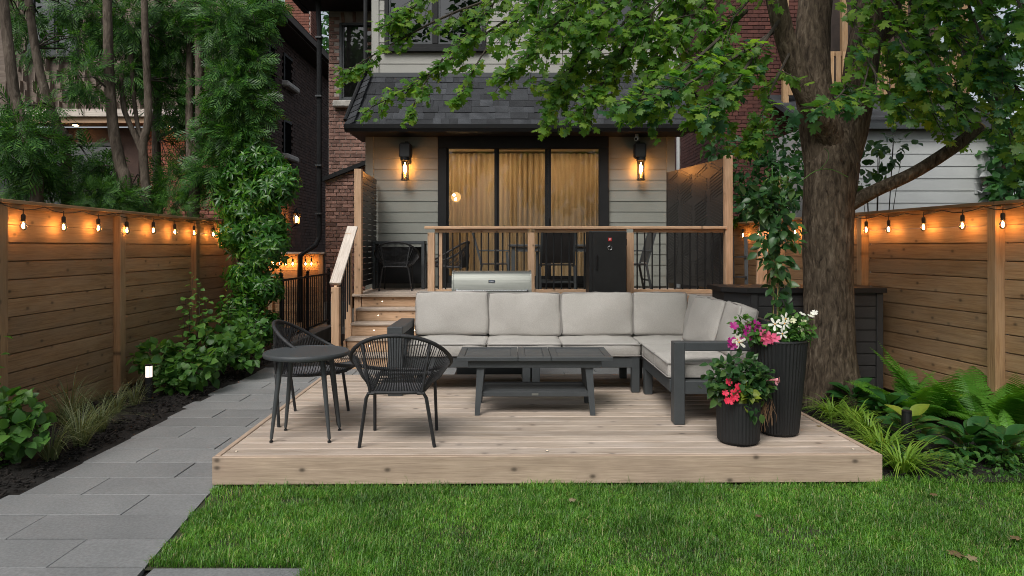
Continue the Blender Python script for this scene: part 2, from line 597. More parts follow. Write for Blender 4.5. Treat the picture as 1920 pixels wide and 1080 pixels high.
m_smoker = pbr('smoker_enamel', (.009, .0095, .010), (.014, .0145, .015), scale=9, rough=.5, bmp=.12, bscale=200, fine=.2)
m_red = pbr('red_badge', (.55, .02, .02), (.6, .03, .03), rough=.4, bmp=0)
m_wht = pbr('white_mark', (.78, .78, .78), (.8, .8, .8), rough=.5, bmp=0)
m_blue = pbr('blue_badge', (.02, .05, .10), (.025, .06, .12), rough=.3, bmp=0)
m_shed = pbr('shed_resin', (.030, .030, .031), (.04, .04, .041), scale=6, rough=.65, bmp=.2, bscale=150)
m_shedlid = pbr('shed_lid', (.012, .012, .013), (.018, .018, .019), scale=6, rough=.5, bmp=.1)
m_iron = pbr('black_iron', (.008, .008, .009), (.012, .012, .013), scale=8, rough=.5, bmp=.1)
m_screen = pbr('black_screen', (.024, .023, .023), (.032, .031, .031), scale=8, rough=.42, bmp=.1)
m_cable = pbr('black_cable', (.008, .007, .006), (.012, .011, .010), scale=10, rough=.6, bmp=0)
m_bamboo = wood('bamboo', (.48, .34, .16), (.34, .23, .10), (.58, .43, .22), knots=0, rand=.1)
m_curtain = pbr('linen_curtain', (.60, .50, .37), (.68, .58, .44), scale=5, stretch=(1, 1, .2), rough=.9, bmp=.1)
m_room = pbr('room_wall', (.55, .48, .38), (.60, .53, .42), scale=2, rough=.9, bmp=0)
m_grey_cush = pbr('pale_grey_sling', (.42, .44, .46), (.48, .50, .52), scale=8, rough=.8, bmp=.2)
m_bark = barkmat('maple_bark', (.022, .017, .013), (.115, .090, .067), (.26, .215, .167), 1.5, 1.0)
m_bark_c = barkmat('cedar_bark', (.05, .04, .032), (.115, .095, .078), (.19, .165, .14), 1.3, .7)
m_twig = pbr('twig_bark', (.03, .024, .018), (.06, .048, .036), scale=9, rough=.9, bmp=.3)
m_maple = leafmat('maple_leaf', (.06, .175, .036), (.125, .27, .04), (.25, .39, .058), trans=.6)
m_maple_d = leafmat('maple_leaf_deep', (.025, .09, .032), (.04, .13, .04), (.06, .17, .04), trans=.36)
m_thuja = leafmat('cedar_foliage', (.022, .085, .016), (.05, .155, .026), (.12, .27, .042), trans=.36)
m_shrubd = leafmat('glossy_shrub_leaf', (.02, .088, .016), (.044, .15, .02), (.11, .27, .028), trans=.36, rough=.33, spec=.5)
m_shrub = leafmat('shrub_leaf', (.04, .12, .028), (.07, .18, .036), (.11, .24, .045), trans=.38)
m_shrubl = leafmat('young_leaf', (.07, .19, .04), (.10, .25, .05), (.14, .30, .06), trans=.4)
m_vine = leafmat('vine_leaf', (.022, .07, .022), (.04, .11, .03), (.10, .18, .05), trans=.3, rough=.35)
m_hosta = leafmat('hosta_leaf', (.02, .085, .024), (.032, .115, .03), (.05, .15, .035), trans=.3, rough=.4, island=False)
m_yellow = leafmat('yellowing_leaf', (.18, .26, .025), (.20, .27, .03), (.24, .30, .04), trans=.3, island=False)
m_fern = leafmat('fern_frond', (.075, .225, .026), (.105, .285, .032), (.14, .34, .042), trans=.42, island=False)
m_lime = leafmat('lime_grass', (.13, .25, .03), (.20, .35, .045), (.28, .42, .07), trans=.35)
m_pale = leafmat('pale_grass', (.10, .14, .06), (.17, .20, .10), (.28, .29, .17), trans=.3)
m_lawn = leafmat('lawn_blade', (.05, .14, .018), (.09, .215, .03), (.24, .33, .10), trans=.38, rough=.4)
m_dead = leafmat('dry_leaf', (.16, .11, .06), (.24, .18, .10), (.30, .24, .15), trans=.15, island=False)
m_magenta = leafmat('magenta_petal', (.30, .008, .16), (.38, .012, .22), trans=.25)
m_pink = leafmat('pink_petal', (.72, .05, .20), (.82, .14, .30), trans=.3)
m_coral = leafmat('coral_petal', (.75, .02, .06), (.85, .05, .12), trans=.3)
m_palepink = leafmat('pale_pink_petal', (.78, .28, .42), (.85, .4, .5), trans=.3)
m_petal = leafmat('white_petal', (.80, .80, .76), (.86, .86, .82), trans=.25)
m_cream = leafmat('cream_petal', (.72, .72, .45), (.80, .80, .55), trans=.25)
m_eye = pbr('flower_eye', (.75, .30, .02), (.8, .4, .04), rough=.6, bmp=0)
m_root = pbr('dry_root', (.14, .075, .035), (.22, .13, .07), scale=10, rough=.9, bmp=0)
m_filament = emit('warm_filament', (1.0, .43, .11), 190)
m_bulbglass = glassmat('bulb_glass', (1.0, .93, .85), 1.3)
m_glass = glassmat('pane_glass', (.92, .93, .91), .75)
m_glassd = glassmat('dark_pane_glass', (.35, .38, .38), 2.4)
m_sconce = emit('sconce_filament', (1.0, .40, .09), 135)
m_steplight = emit('step_light', (1.0, .78, .55), 5.0)
m_decklight = emit('deck_light', (1.0, .82, .62), .9)
m_bollard = emit('bollard_glow', (1.0, .82, .70), 1.35)
m_lantern = emit('lantern_glow', (1.0, .70, .36), 7)
m_soffit = emit('soffit_glow', (1.0, .60, .26), 70)
m_pendant = emit('pendant_glow', (1.0, .55, .18), .95)
m_potlight = emit('pot_light', (1.0, .63, .31), 230)

def lawnmat():
    m, nt, out, b = newmat('lawn_blade_mixed')
    r = objrand(nt, True)
    col = ramp(nt, r, [(0.0, (.045, .15, .014)), (.45, (.10, .265, .03)), (.80, (.165, .355, .05)), (.92, (.26, .41, .09)), (.96, (.42, .37, .20))])
    vec = coords(nt, (1, 1, 1), False)
    big_ = noise_n(nt, vec, 1.7, 4)
    mid_ = noise_n(nt, vec, 9.0, 3)
    col = mixc(nt, 'MULTIPLY', .85, col, ramp(nt, big_, [(.32, (.55, .62, .60)), (.5, (.95, 1.0, .9)), (.68, (1.3, 1.32, 1.05))]))
    col = mixc(nt, 'MULTIPLY', .7, col, ramp(nt, mid_, [(.32, (.6, .66, .6)), (.68, (1.35, 1.3, 1.25))]))
    nt.links.new(col, b.inputs['Base Color'])
    b.inputs['Roughness'].default_value = .42
    t = nt.nodes.new('ShaderNodeBsdfTranslucent')
    nt.links.new(mixc(nt, 'MULTIPLY', 1.0, col, (1.4, 1.4, .7)), t.inputs['Color'])
    mx = nt.nodes.new('ShaderNodeMixShader')
    mx.inputs[0].default_value = .35
    nt.links.new(b.outputs[0], mx.inputs[1]); nt.links.new(t.outputs[0], mx.inputs[2])
    nt.links.new(mx.outputs[0], out.inputs[0])
    return m
m_lawn = lawnmat()
# ------------------------------------------------------------------ ground, path, beds, lawn
def struct(name, mb, mat, label=None):
    o = obj(name, mb, mat)
    o['kind'] = 'structure'
    if label: o['label'] = label
    return o
struct('ground', MB().add([(-120, -60, -.06), (120, -60, -.06), (120, 160, -.06), (-120, 160, -.06)], [(0, 1, 2, 3)]), m_soil, 'dark earth under the whole yard')

def fence_l(Y): return -4.27 - .018 * (Y - 7.4)       # X of the left fence face
def fence_r(Y): return 4.275 - .125 * (Y - 5.7)       # X of the right fence face

def bed(name, poly, z, label):
    mb = MB()
    nx, ny = 14, 40
    (a, b, c, d) = [Vector(p) for p in poly]           # near-left, near-right, far-right, far-left
    vs, fs = [], []
    for j in range(ny + 1):
        for i in range(nx + 1):
            u, v = i / nx, j / ny
            p = (a * (1 - u) + b * u) * (1 - v) + (d * (1 - u) + c * u) * v
            h = z + .035 * mnoise.noise(Vector((p.x * 4, p.y * 4, 0))) + .05 * math.sin(math.pi * u)
            vs.append((p.x, p.y, h))
    for j in range(ny):
        for i in range(nx):
            k = j * (nx + 1) + i
            fs.append((k, k + 1, k + nx + 2, k + nx + 1))
    o = obj(name, mb.add(vs, fs), m_soil, smooth='all')
    return tag(o, label, kind='structure')
bed('garden_bed', [(-4.3, 2.0, 0), (-3.1, 2.0, 0), (-3.1, 10.4, 0), (-4.4, 10.4, 0)], -.03, 'dark mulched planting bed along the left fence')
bed('garden_bed', [(2.35, 4.5, 0), (4.6, 4.5, 0), (4.0, 7.9, 0), (2.35, 7.9, 0)], -.03, 'dark mulched planting bed between deck and right fence')

def chips(name, n, xf, yr, label):
    ys = rng.uniform(*yr, n)
    xs = np.array([xf(y) for y in ys])
    z = rng.uniform(-.015, .035, n)
    box = cbox(.5, .5, .5)
    tv = np.array(box[0]) * np.array([.30, 1.0, .16])
    tf = np.array(box[1], np.int32)
    d = rng.normal(size=(n, 3)); d[:, 2] *= .3
    nn = rng.normal(size=(n, 3)) * .4 + np.array([0, 0, 1])
    V, Fc = scatter((tv, tf), np.stack([xs, ys, z], 1), d, nn, rng.uniform(.015, .05, n))
    return tag(np_obj(name, V, Fc, m_chip), label, 'mulch', kind='stuff')
chips('mulch', 6000, lambda y: random.uniform(-4.2, -3.19 - .018 * (y - 4.4)), (3.2, 9.6), 'black bark mulch scattered over the left bed')
chips('mulch', 2500, lambda y: random.uniform(2.46, 4.2), (4.5, 7.2), 'black bark mulch scattered over the right bed')

# path of long grey pavers
path = obj('path', MB().box((-.6, 5.9, -.045), (5.4, 8.0, .03)), m_soil)
tag(path, 'path of long grey stone pavers leading to the steps', kind='structure')
ANG = R(-1.1)
def paver(x0, x1, y0, y1, parent, z=0.0):
    g = .0042
    c = Vector(((x0 + x1) / 2, (y0 + y1) / 2, z - .028 + random.uniform(-.0015, .0015)))
    m = Matrix.Translation(c) @ Matrix.Rotation(random.uniform(-.0015, .0015), 4, 'Z')
    inst('paver', boxmesh(x1 - x0 - 2 * g, y1 - y0 - 2 * g, .05, .003, m_paver), parent, m)
y = 2.36
i = 0
while y < 8.75:
    y1 = y + .328
    sh = -.018 * (y - 4.4)
    j0 = (-2.30 if i % 2 == 1 else -2.735) + sh
    left = -3.15 + sh + random.choice((-.05, 0, .03)) * (1 if i % 2 else .6)
    rt = -1.90 + sh
    if y1 < 4.46: rt = -1.87 - .11 * max(0, (y - 3.4))
    elif y < 7.34: rt = -1.93 - .03 * (y - 4.5)
    paver(left, j0 - .43 if False else j0, y, y1, path)
    if y1 < 4.46:
        e0, e1 = -1.80 - .13 * (y - 3.34), -1.80 - .13 * (y1 - 3.34)
        rt = e0
        obj('paver', MB().prism([(j0 + .003, y + .003, -.053), (e0, y + .003, -.053), (e1, y1 - .003, -.053), (j0 + .003, y1 - .003, -.053)], (0, 0, .0505)), m_paver, path)
    else:
        paver(j0, rt, y, y1, path)
    if y1 < 3.36:                       # cross path in the foreground
        xs = rt
        for w in ((.82,) if y > 2.9 else (.82, .8, .8)):
            paver(xs, xs + w, y, y1, path); xs += w
    if y >= 7.34:                       # paving behind the deck
        xs = rt
        k = 0
        while xs < 2.1:
            w = .45 if (i + k) % 3 == 0 else .86
            paver(xs, xs + w, y, y1, path); xs += w; k += 1
    y = y1
    i += 1

# lawn
lawn = tag(obj('lawn', MB().add([(-1.9, 3.335, -.012), (-1.98, 4.52, -.012), (2.5, 4.56, -.012), (2.7, 5.0, -.012), (6, 5.0, -.012), (6, .5, -.012), (-1.0, .5, -.012), (-1.0, 3.335, -.012)], [(0, 1, 2, 3, 4, 5, 6, 7)][:1] and [(7, 6, 5, 4, 3, 2, 1, 0)]), m_turf), 'mown green lawn in front of the deck', kind='structure')
def fine_edge(Y):
    return np.sin(Y * 31) + np.sin(Y * 13.7 + 1)
def grass_blades():
    n = 310000
    Y = rng.uniform(2.75, 4.62, n)
    X = rng.uniform(-1.98, 4.35, n)
    keep = (X > -1.775 - .13 * (Y - 3.34) + .02 * fine_edge(Y)) & (Y < np.where(X < 2.45, 4.445 + .0165 * (X + 1.96) + .012, 4.62)) & ~((Y < 3.355) & (X < -1.02)) & (np.abs(X / Y) < 1.3)
    patch = np.array([mnoise.noise(Vector((x * 1.6, y * 1.6, 3))) for x, y in zip(X, Y)])
    fine = np.array([mnoise.noise(Vector((x * 5, y * 5, 9))) for x, y in zip(X, Y)])
    bare = ((X + 1.32) / .14) ** 2 + ((Y - 4.22) / .06) ** 2 < 1
    bare |= ((X + 1.78) / .1) ** 2 + ((Y - 4.25) / .2) ** 2 < 1
    for bx, by, br in ((-1.45, 3.62, .12), (-.35, 4.3, .10), (.35, 4.05, .12), (1.55, 3.75, .14), (2.5, 4.2, .13), (2.95, 3.9, .12), (-.9, 3.5, .1)):
        bare |= (((X - bx) / (br * 1.5)) ** 2 + ((Y - by) / (br * .6)) ** 2 + .8 * fine < 1) & (rng.uniform(size=n) < .6)
    thin = np.clip(.95 + .5 * patch + .35 * fine, .25, 1)
    keep &= (rng.uniform(size=n) < thin) & ~(bare & (rng.uniform(size=n) < .75))
    X, Y, patch, fine = X[keep], Y[keep], patch[keep], fine[keep]
    k = len(X)
    h = rng.uniform(.016, .046, k) * (1 + .7 * patch + .35 * fine) + .004
    edge = Y > 4.40
    h[edge] *= rng.uniform(.5, 1.35, edge.sum())
    tall = rng.uniform(size=k) < .03
    h[tall] *= rng.uniform(1.3, 2.0, tall.sum())
    az = rng.uniform(0, 2 * np.pi, k) + patch * 3
    lean = rng.uniform(.2, 1.05, k)
    w = rng.uniform(.0010, .0023, k)
    dirx, diry = np.cos(az), np.sin(az)
    base = np.stack([X, Y, np.full(k, -.013)], 1)
    side = np.stack([-diry, dirx, np.zeros(k)], 1) * w[:, None]
    d = np.stack([dirx, diry, np.zeros(k)], 1)
    up = np.array([0, 0, 1.0])
    mid = base + up * (h * .6)[:, None] + d * (h * lean * .35)[:, None]
    tip = base + up * (h * (1 - .25 * lean))[:, None] + d * (h * lean)[:, None]
    V = np.stack([base - side, base + side, mid - side * .8, mid + side * .8, tip], 1).reshape(-1, 3)
    f = np.array([(0, 1, 3), (0, 3, 2), (2, 3, 4)], np.int32)
    Fc = (f[None] + (np.arange(k) * 5)[:, None, None]).reshape(-1, 3)
    return V, Fc
V, Fc = grass_blades()
tag(np_obj('grass', V, Fc, m_lawn), 'short green lawn grass in front of the wooden deck', 'grass', kind='stuff')

# ------------------------------------------------------------------ low deck
DA = R(.75)
DU = Vector((math.cos(DA), math.sin(DA), 0))
DV = Vector((-math.sin(DA) - .012, math.cos(DA), 0)).normalized()
D0 = Vector((-1.965, 4.47, 0))
DL, DD, DZ = 4.425, 2.92, .19
def DP(u, v, z=0): return D0 + DU * u + DV * v + Vector((0, 0, z))
deck = root('wooden_deck', 'low cedar deck with knotty front fascia between path and lawn', 'deck', DP(DL / 2, DD / 2, 0))
obj('joist_frame', MB().prism([DP(.06, .06, .0), DP(DL - .06, .06, .0), DP(DL - .06, DD - .03, .0), DP(.06, DD - .03, .0)], (0, 0, DZ - .031)), m_black, deck)
nb = 20
pitch = (DD - .045) / nb
for k in range(nb):
    v = .043 + pitch * (k + .5)
    zz = DZ - .015 + random.uniform(-.001, .001)
    board('deck_board', DP(.043, v, zz), DP(DL - .043, v, zz), DV, pitch - .012, .028, m_deck, deck, .006)
board('fascia', DP(0, .02, .0995), DP(DL, .02, .0995), (0, 0, 1), .183, .038, m_fascia, deck, .004)
board('fascia', DP(.02, .041, .0995), DP(.02, DD, .0995), (0, 0, 1), .183, .038, m_fascia, deck, .004)
board('fascia', DP(DL - .02, .041, .0995), DP(DL - .02, DD, .0995), (0, 0, 1), .183, .038, m_fascia, deck, .004)
def disc_light(name, c, r, nrm_dir, parent, mat, rim=m_black):
    n = Vector(nrm_dir).normalized()
    mb = MB().tube([Vector(c) - n * .004, Vector(c) + n * .0035], r, 14)
    o = obj(name, mb, rim, parent)
    obj('lens', MB().tube([Vector(c) + n * .003, Vector(c) + n * .005], r * .72, 14), mat, o)
    return o
for px, py in ((443, 847), (1026, 846), (1600, 843)):
    p = P(px, py, (EYE - DZ) * F / (py - HY)); p.z = DZ
    disc_light('deck_light', p, .011, (0, 0, 1), deck, m_decklight, m_steel)
p = P(978, 705, 7.2); p.z = DZ
disc_light('deck_light', p, .011, (0, 0, 1), deck, m_decklight, m_steel)

# ------------------------------------------------------------------ fences
def fence(name, label, xf, ys, y_end, side, top=1.97):
    """ys: post positions; side: +1 when the yard lies on +X"""
    f = root(name, label, 'fence', (xf(ys[0]), ys[0], 0))
    bays = list(zip(ys, ys[1:] + [y_end])) if y_end else list(zip(ys, ys[1:]))
    for Y in ys:
        x = xf(Y) + side * .004
        board('post', (x, Y, -.05), (x, Y, top - .045), (0, 1, 0), .105, .10, m_fence, f, .004)
    for a, b in bays:
        z = top - .06
        k = 0
        while z > .06:
            w = .1515
            dx = random.uniform(-.002, .002)
            a2, b2 = a + .054, b - .054
            board('fence_board', (xf(a2) - side * .03 + dx, a2, z - w / 2), (xf(b2) - side * .03 + dx, b2, z - w / 2), (0, 0, 1), w - random.choice((.001, .002, .003, .005)) - .0, .022, m_fence, f, .002)
            if k: board('seam_blocker_board', (xf(a2) - side * .062, a2, z - .079 - w / 2 + .02), (xf(b2) - side * .062, b2, z - .079 - w / 2 + .02), (0, 0, 1), w, .02, m_fence, f, 0)  # boards added on the unseen side to block light through the seams
            z -= .158 if k else .152
            k += 1
        board('cap_board', (xf(a) - side * .005, a - .02, top - .02), (xf(b) - side * .005, b - .024, top - .02), (1, 0, 0), .125, .032, m_fence, f, .003)
        board('top_rail', (xf(a + .056) + side * .004, a + .056, top - .055), (xf(b - .056) + side * .004, b - .056, top - .055), (1, 0, 0), .03, .035, m_fence, f, .002)
    return f
fence('wooden_fence', 'brown horizontal board fence with glowing bulbs along the left planting bed', fence_l, [3.75, 5.62, 7.40, 9.24, 11.05], 12.3, +1)
fence('wooden_fence', 'brown horizontal board fence with glowing bulbs behind the maple trunk and ferns', fence_r, [4.14, 5.966, 7.79, 9.60, 11.40], 12.6, -1)

def string_light(name, label, pts, cable):
    """pts: bulb hanging points (top of each drop)"""
    s = root(name, label, 'string light', pts[0])
    mb = MB()
    path_ = []
    for a, b in zip(cable, cable[1:]):
        a, b = Vector(a), Vector(b)
        for t in (0, .25, .5, .75):
            q = a.lerp(b, t)
            q.z -= .035 * math.sin(math.pi * t) + random.uniform(0, .006)
            path_.append(q)
    path_.append(Vector(cable[-1]))
    obj('cable', mb.tube(path_, .0045, 6), m_cable, s, smooth='all')
    for q in pts:
        q = Vector(q)
        sock = obj('socket', MB().tube([q, q - Vector((0, 0, .05))], .0035, 6).lathe([(.010, -.048), (.017, -.055), (.0185, -.075), (.017, -.10), (.0185, -.102), (.0185, -.110), (.012, -.112)], 12, q), m_cable, s, smooth=True)
        prof = [(.011, -.110), (.014, -.118), (.024, -.132), (.0285, -.150), (.027, -.166), (.019, -.180), (.008, -.187), (.0001, -.188)]
        bl = obj('bulb', MB().lathe(prof, 14, q), m_bulbglass, s, smooth='all')
        obj('filament', MB().lathe([(.0001, -.122), (.006, -.126), (.010, -.142), (.010, -.158), (.004, -.168), (.0001, -.169)], 8, q), m_filament, bl)
    return s
yl = [5.30, 5.83, 6.37, 6.92, 7.45, 8.02, 8.55, 9.09, 9.70, 10.09, 10.6, 11.1]
def lp(Y, z): return (fence_l(Y) + .068, Y, z)
string_light('string_light', 'string of warm glass bulbs hung along the left fence top', [lp(Y, 1.905 + random.uniform(-.008, .008)) for Y in yl], [lp(y - .27, 1.925) for y in yl] + [lp(11.4, 1.93)])
yr_ = [5.37, 5.82, 6.26, 6.75, 7.26, 7.63, 8.1, 8.6, 9.1, 9.6, 10.1, 10.6]
def rp(Y, z): return (fence_r(Y) - .075, Y, z)
string_light('string_light', 'string of warm glass bulbs hung along the right fence behind the maple', [rp(Y, 1.905 + random.uniform(-.008, .008)) for Y in yr_], [rp(y - .24, 1.925) for y in yr_] + [rp(11.2, 1.93)])

# low fence closing the side passage, with its own bulbs
sf = root('wooden_fence', 'low board fence with bulbs closing the passage beside the brick wall', 'fence', (-4.0, 12.9, 0))
for k in range(9):
    board('fence_board', (-4.6, 12.9, 1.36 - .155 * k), (-3.55, 12.9, 1.36 - .155 * k), (0, 0, 1), .15, .022, m_fence, sf, .002)
board('cap_board', (-4.62, 12.88, 1.462), (-3.52, 12.88, 1.462), (0, 1, 0), .14, .035, m_cap, sf, .003)
for x in (-4.55, -3.98, -3.6):
    board('post', (x, 12.86, 0), (x, 12.86, 1.43), (1, 0, 0), .09, .05, m_fence, sf, .003)
xs_ = [(px - CX) / F * 12.78 for px in (512, 524, 536, 549, 562, 573, 584)]
string_light('string_light', 'short string of warm bulbs on the low passage fence', [(x, 12.78, 1.405) for x in xs_], [(-4.6, 12.78, 1.42)] + [(x + .06, 12.78, 1.425) for x in xs_])

# iron railing with curb
ir = root('iron_railing', 'black iron railing with thin bars on a concrete curb by the steps', 'railing', (-3.25, 10.8, 0))
obj('curb', MB().box((-3.25, 10.85, .08), (.22, 2.7, .24), None, .01), m_conc, ir)
for y_ in (9.62, 10.85, 12.1):
    obj('post', MB().box((-3.25, y_, .67), (.045, .045, .96), None, .003).sphere((-3.25, y_, 1.175), .03), m_iron, ir)
for z_ in (.28, 1.10):
    obj('rail', MB().box((-3.25, 10.86, z_), (.03, 2.44, .03), None, .002), m_iron, ir)
me = mesh_of(MB().box((0, 0, .69), (.013, .013, .80)), m_iron)
for k in range(22):
    inst('picket', me, ir, Matrix.Translation((-3.25, 9.72 + k * .108, 0)))

# ------------------------------------------------------------------ raised deck, stairs, railing, screens
RZ = .875
rd = root('raised_deck', 'raised cedar deck in front of the glass doors', 'deck', (.4, 10.7, 0))
for k in range(15):
    yy = 9.80 + k * .1395
    if yy > 11.74: break
    x0 = -2.36 if yy > 10.05 else -1.15
    board('deck_board', (x0, yy, RZ - .016), (3.16, yy, RZ - .016), (0, 1, 0), .134, .03, m_deck, rd, .004)
obj('substructure', MB().box((.95, 10.9, .42), (4.1, 1.7, .78)), m_black, rd)
board('rim_board', (-1.15, 9.716, .765), (3.16, 9.716, .765), (0, 0, 1), .21, .036, m_rail, rd, .003)
board('rim_board', (-2.38, 10.0, .765), (-2.38, 11.75, .765), (0, 0, 1), .21, .036, m_rail, rd, .003)
for k in range(6):
    board('skirt_board', (-1.15, 9.735, .05 + .115 * k), (3.16, 9.735, .05 + .115 * k), (0, 0, 1), .108, .02, m_metal_dark, rd, .002)

rl = root('deck_railing', 'cedar railing with thin black pickets on the raised deck', 'railing', (.95, 9.70, RZ))
RY = 9.70
xp = [(809 - CX) / F * RY, (996 - CX) / F * RY, (1181 - CX) / F * RY]
for x in xp:
    board('post', (x, RY, .66), (x, RY, 1.775), (1, 0, 0), .098, .098, m_rail, rl, .004)
board('post', (xp[0] + .13, RY + .02, .9), (xp[0] + .13, RY + .02, 1.775), (1, 0, 0), .045, .06, m_rail, rl, .003)
board('cap_board', (-1.235, RY, 1.846), (3.03, RY, 1.846), (0, 1, 0), .155, .04, m_rail, rl, .005)
segs = [(xp[0], xp[1]), (xp[1], xp[2]), (xp[2], 3.06)]
for a, b in segs:
    board('top_rail', (a + .05, RY, 1.80), (b - .05, RY, 1.80), (0, 0, 1), .048, .04, m_rail, rl, .003)
    board('bottom_rail', (a + .05, RY, .94), (b - .05, RY, .94), (0, 0, 1), .06, .04, m_rail, rl, .003)
    n = int((b - a - .1) / .101)
    for k in range(n):
        x = a + .05 + (b - a - .1) * (k + .5) / n
        inst('picket', boxmesh(.019, .019, .81, .003, m_black), rl, Matrix.Translation((x, RY, 1.372)))

# stairs
st = root('wooden_stairs', 'knotty cedar steps with small round lights up to the raised deck', 'stairs', (-1.7, 8.75, 0))
nose = [(8.78, .175), (9.08, .35), (9.38, .525), (9.68, .70), (9.98, .875)]
sx0, sx1 = -2.20, -1.19
for k, (ny_, nz) in enumerate(nose):
    r = board('riser', (sx0, ny_ + .035, nz - .035 - .07), (sx1, ny_ + .035, nz - .035 - .07), (0, 0, 1), .145, .022, m_rail, st, .002)
    if k < 4:
        for q in range(2):
            board('tread', (sx0 - .02, ny_ + .07 + .148 * q, nz - .017), (sx1, ny_ + .07 + .148 * q, nz - .017), (0, 1, 0), .143, .034, m_deck, st, .005)
    else:
        board('tread', (sx0 - .02, ny_ + .02, nz - .017), (sx1, ny_ + .02, nz - .017), (0, 1, 0), .10, .034, m_deck, st, .005)
    for x in (sx0 + .30 - .0 * k, sx0 + .86):
        disc_light('step_light', (x, ny_ + .023, nz - .10), .0105, (0, -1, 0), st, m_steplight, m_chrome)
poly = [(-2.215, 8.83, 0), (-2.215, 8.83, .13)]
for k, (ny_, nz) in enumerate(nose[:-1]):
    poly += [(-2.215, ny_ + .04, nz - .036), (-2.215, nose[k + 1][0] + .04, nz - .036)]
poly += [(-2.215, 10.05, .62), (-2.215, 9.2, 0)]
obj('stringer', MB().prism(poly, (-.038, 0, 0)), m_rail, st)
obj('stringer', MB().prism([Vector(p) + Vector((sx1 + 2.215, 0, 0)) for p in poly], (.038, 0, 0)), m_rail, st)

hr = root('stair_handrail', 'sloping cedar handrail with pale flat cap beside the steps', 'handrail', (-2.29, 8.85, 0))
board('post', (-2.29, 8.88, -.02), (-2.29, 8.88, 1.05), (1, 0, 0), .10, .10, m_rail, hr, .004)
board('post', (-2.28, 9.52, .05), (-2.28, 9.52, 1.76), (1, 0, 0), .09, .06, m_rail, hr, .004)
a, b = Vector((-2.295, 8.86, 1.095)), Vector((-2.245, 9.62, 1.855))
board('cap_board', a, b, (1, 0, 0), .145, .036, m_cap, hr, .004)
board('sub_rail', a + Vector((.0, .03, -.075)), b + Vector((-.02, -.02, -.075)), (1, 0, 0), .04, .085, m_rail, hr, .003)
for k in range(8):
    t = (k + .7) / 8.4
    q = a.lerp(b, t)
    inst('baluster', boxmesh(.019, .019, .82, .002, m_black), hr, Matrix.Translation((q.x, q.y, q.z - .52)))

def screen(name, label, p0, p1, ztop, chevron):
    """black privacy panel from the front post p0 to the wall end p1"""
    s = root(name, label, 'privacy screen', (p0[0], p0[1], RZ))
    p0, p1 = Vector((*p0, 0)), Vector((*p1, 0))
    d = (p1 - p0).normalized()
    nn = Vector((-d.y, d.x, 0))
    z0 = RZ + .09
    zt = ztop - .02
    Z = Vector((0, 0, 1))
    board('post', p0 + Z * (RZ - .25), p0 + Z * ztop, (1, 0, 0), .105, .105, m_rail, s, .004)
    L = (p1 - p0).length
    if chevron:
        obj('panel', MB().beam(p0 + d * .06 + Z * ((z0 + zt) / 2), p1 + Z * ((z0 + zt) / 2), .02, zt - z0), m_screen, s)
        mb = MB()
        inner = nn * (.013 if nn.x < 0 else -.013)
        nc = 4
        cw = (L - .1) / nc
        for c in range(nc):
            u0 = .08 + c * cw
            z = z0 + .05
            k = 0
            while z < zt - .12:
                # slanting raised strips, mirrored in alternate bands
                q = (.12 if c % 2 else -.12)
                band = int((z - z0) / .42) % 2
                q = q if band else -q
                ins = .05 * ((k % 6) / 6)
                a_ = p0 + d * (u0 + .03 + ins) + Z * (z + max(0, -q)) + inner
                b_ = p0 + d * (u0 + cw - .03 - ins) + Z * (z + max(0, q)) + inner
                if max(a_.z, b_.z) < zt - .02:
                    mb.beam(a_, b_, .008, .02)
                z += .048
                k += 1
        obj('raised_pattern', mb, m_screen, s, kind='stuff')
        for c in (0, nc):
            q = p0 + d * (.07 + c * (L - .1) / nc)
            obj('batten', MB().beam(q + Z * z0 + inner, q + Z * zt + inner, .012, .02, up=d), m_screen, s)
    else:
        z = z0
        k = 0
        while z < zt - .03:
            obj('slat', MB().beam(p0 + d * .06 + Z * (z + .042), p1 + Z * (z + .042), .018, .078), m_screen, s)
            z += .0885
            k += 1
        for t in (.18, .5, .82):
            q = p0 + d * L * t
            obj('batten', MB().beam(q + Z * z0 - Vector((.02, 0, 0)), q + Z * zt - Vector((.02, 0, 0)), .02, .12, up=d), m_screen, s)
    return s
screen('privacy_screen', 'black slatted privacy panel with cedar post at the top of the steps', (-2.275, 10.12), (-2.33, 11.70), 2.725, False)
screen('privacy_screen', 'black patterned privacy panel with tall cedar post at the railing end', (3.07, 9.70), (2.655, 11.70), 2.868, True)
# ------------------------------------------------------------------ the house with the grey siding and its brick body
HYW = 11.8
m_dark = pbr('dark_opening', (.006, .006, .006), (.008, .008, .008), rough=1.0, bmp=0, spec=0.0)
house = root('house', 'house with pale grey siding, black glass doors and red brown brick behind', 'house', (0, 12.5, 0))
def sided_wall(parent, x0, x1, z0, z1, Y, pitch_, mat, skip=()):
    """lap siding, one object per board; skip: rectangles (x0,x1,z0,z1)"""
    z = z0
    k = 0
    while z < z1 - .01:
        h = min(pitch_, z1 - z)
        spans = [(x0, x1)]
        for (a, b, c, d) in skip:
            if z + h > c + .02 and z < d - .02:
                new = []
                for (p, q) in spans:
                    if b <= p or a >= q: new.append((p, q)); continue
                    if a > p + .02: new.append((p, a))
                    if b < q - .02: new.append((b, q))
                spans = new
        for (p, q) in spans:
            # lap board: bottom edge proud
            c = Vector(((p + q) / 2, Y - .016, z + h / 2))
            m = Matrix.Translation(c) @ Matrix.Rotation(R(-3.4), 4, 'X')
            inst('siding_board', boxmesh(q - p - .004, .014, h + .018, .0, mat), parent, m)
        z += h
        k += 1
wall1 = obj('wall', MB().box((-1.90, 12.0, 2.2), (1.25, .36, 2.75)).box((2.235, 12.0, 2.2), (1.15, .36, 2.75)).box((.2, 12.0, 3.52), (2.94, .36, .10)), m_siding, house)
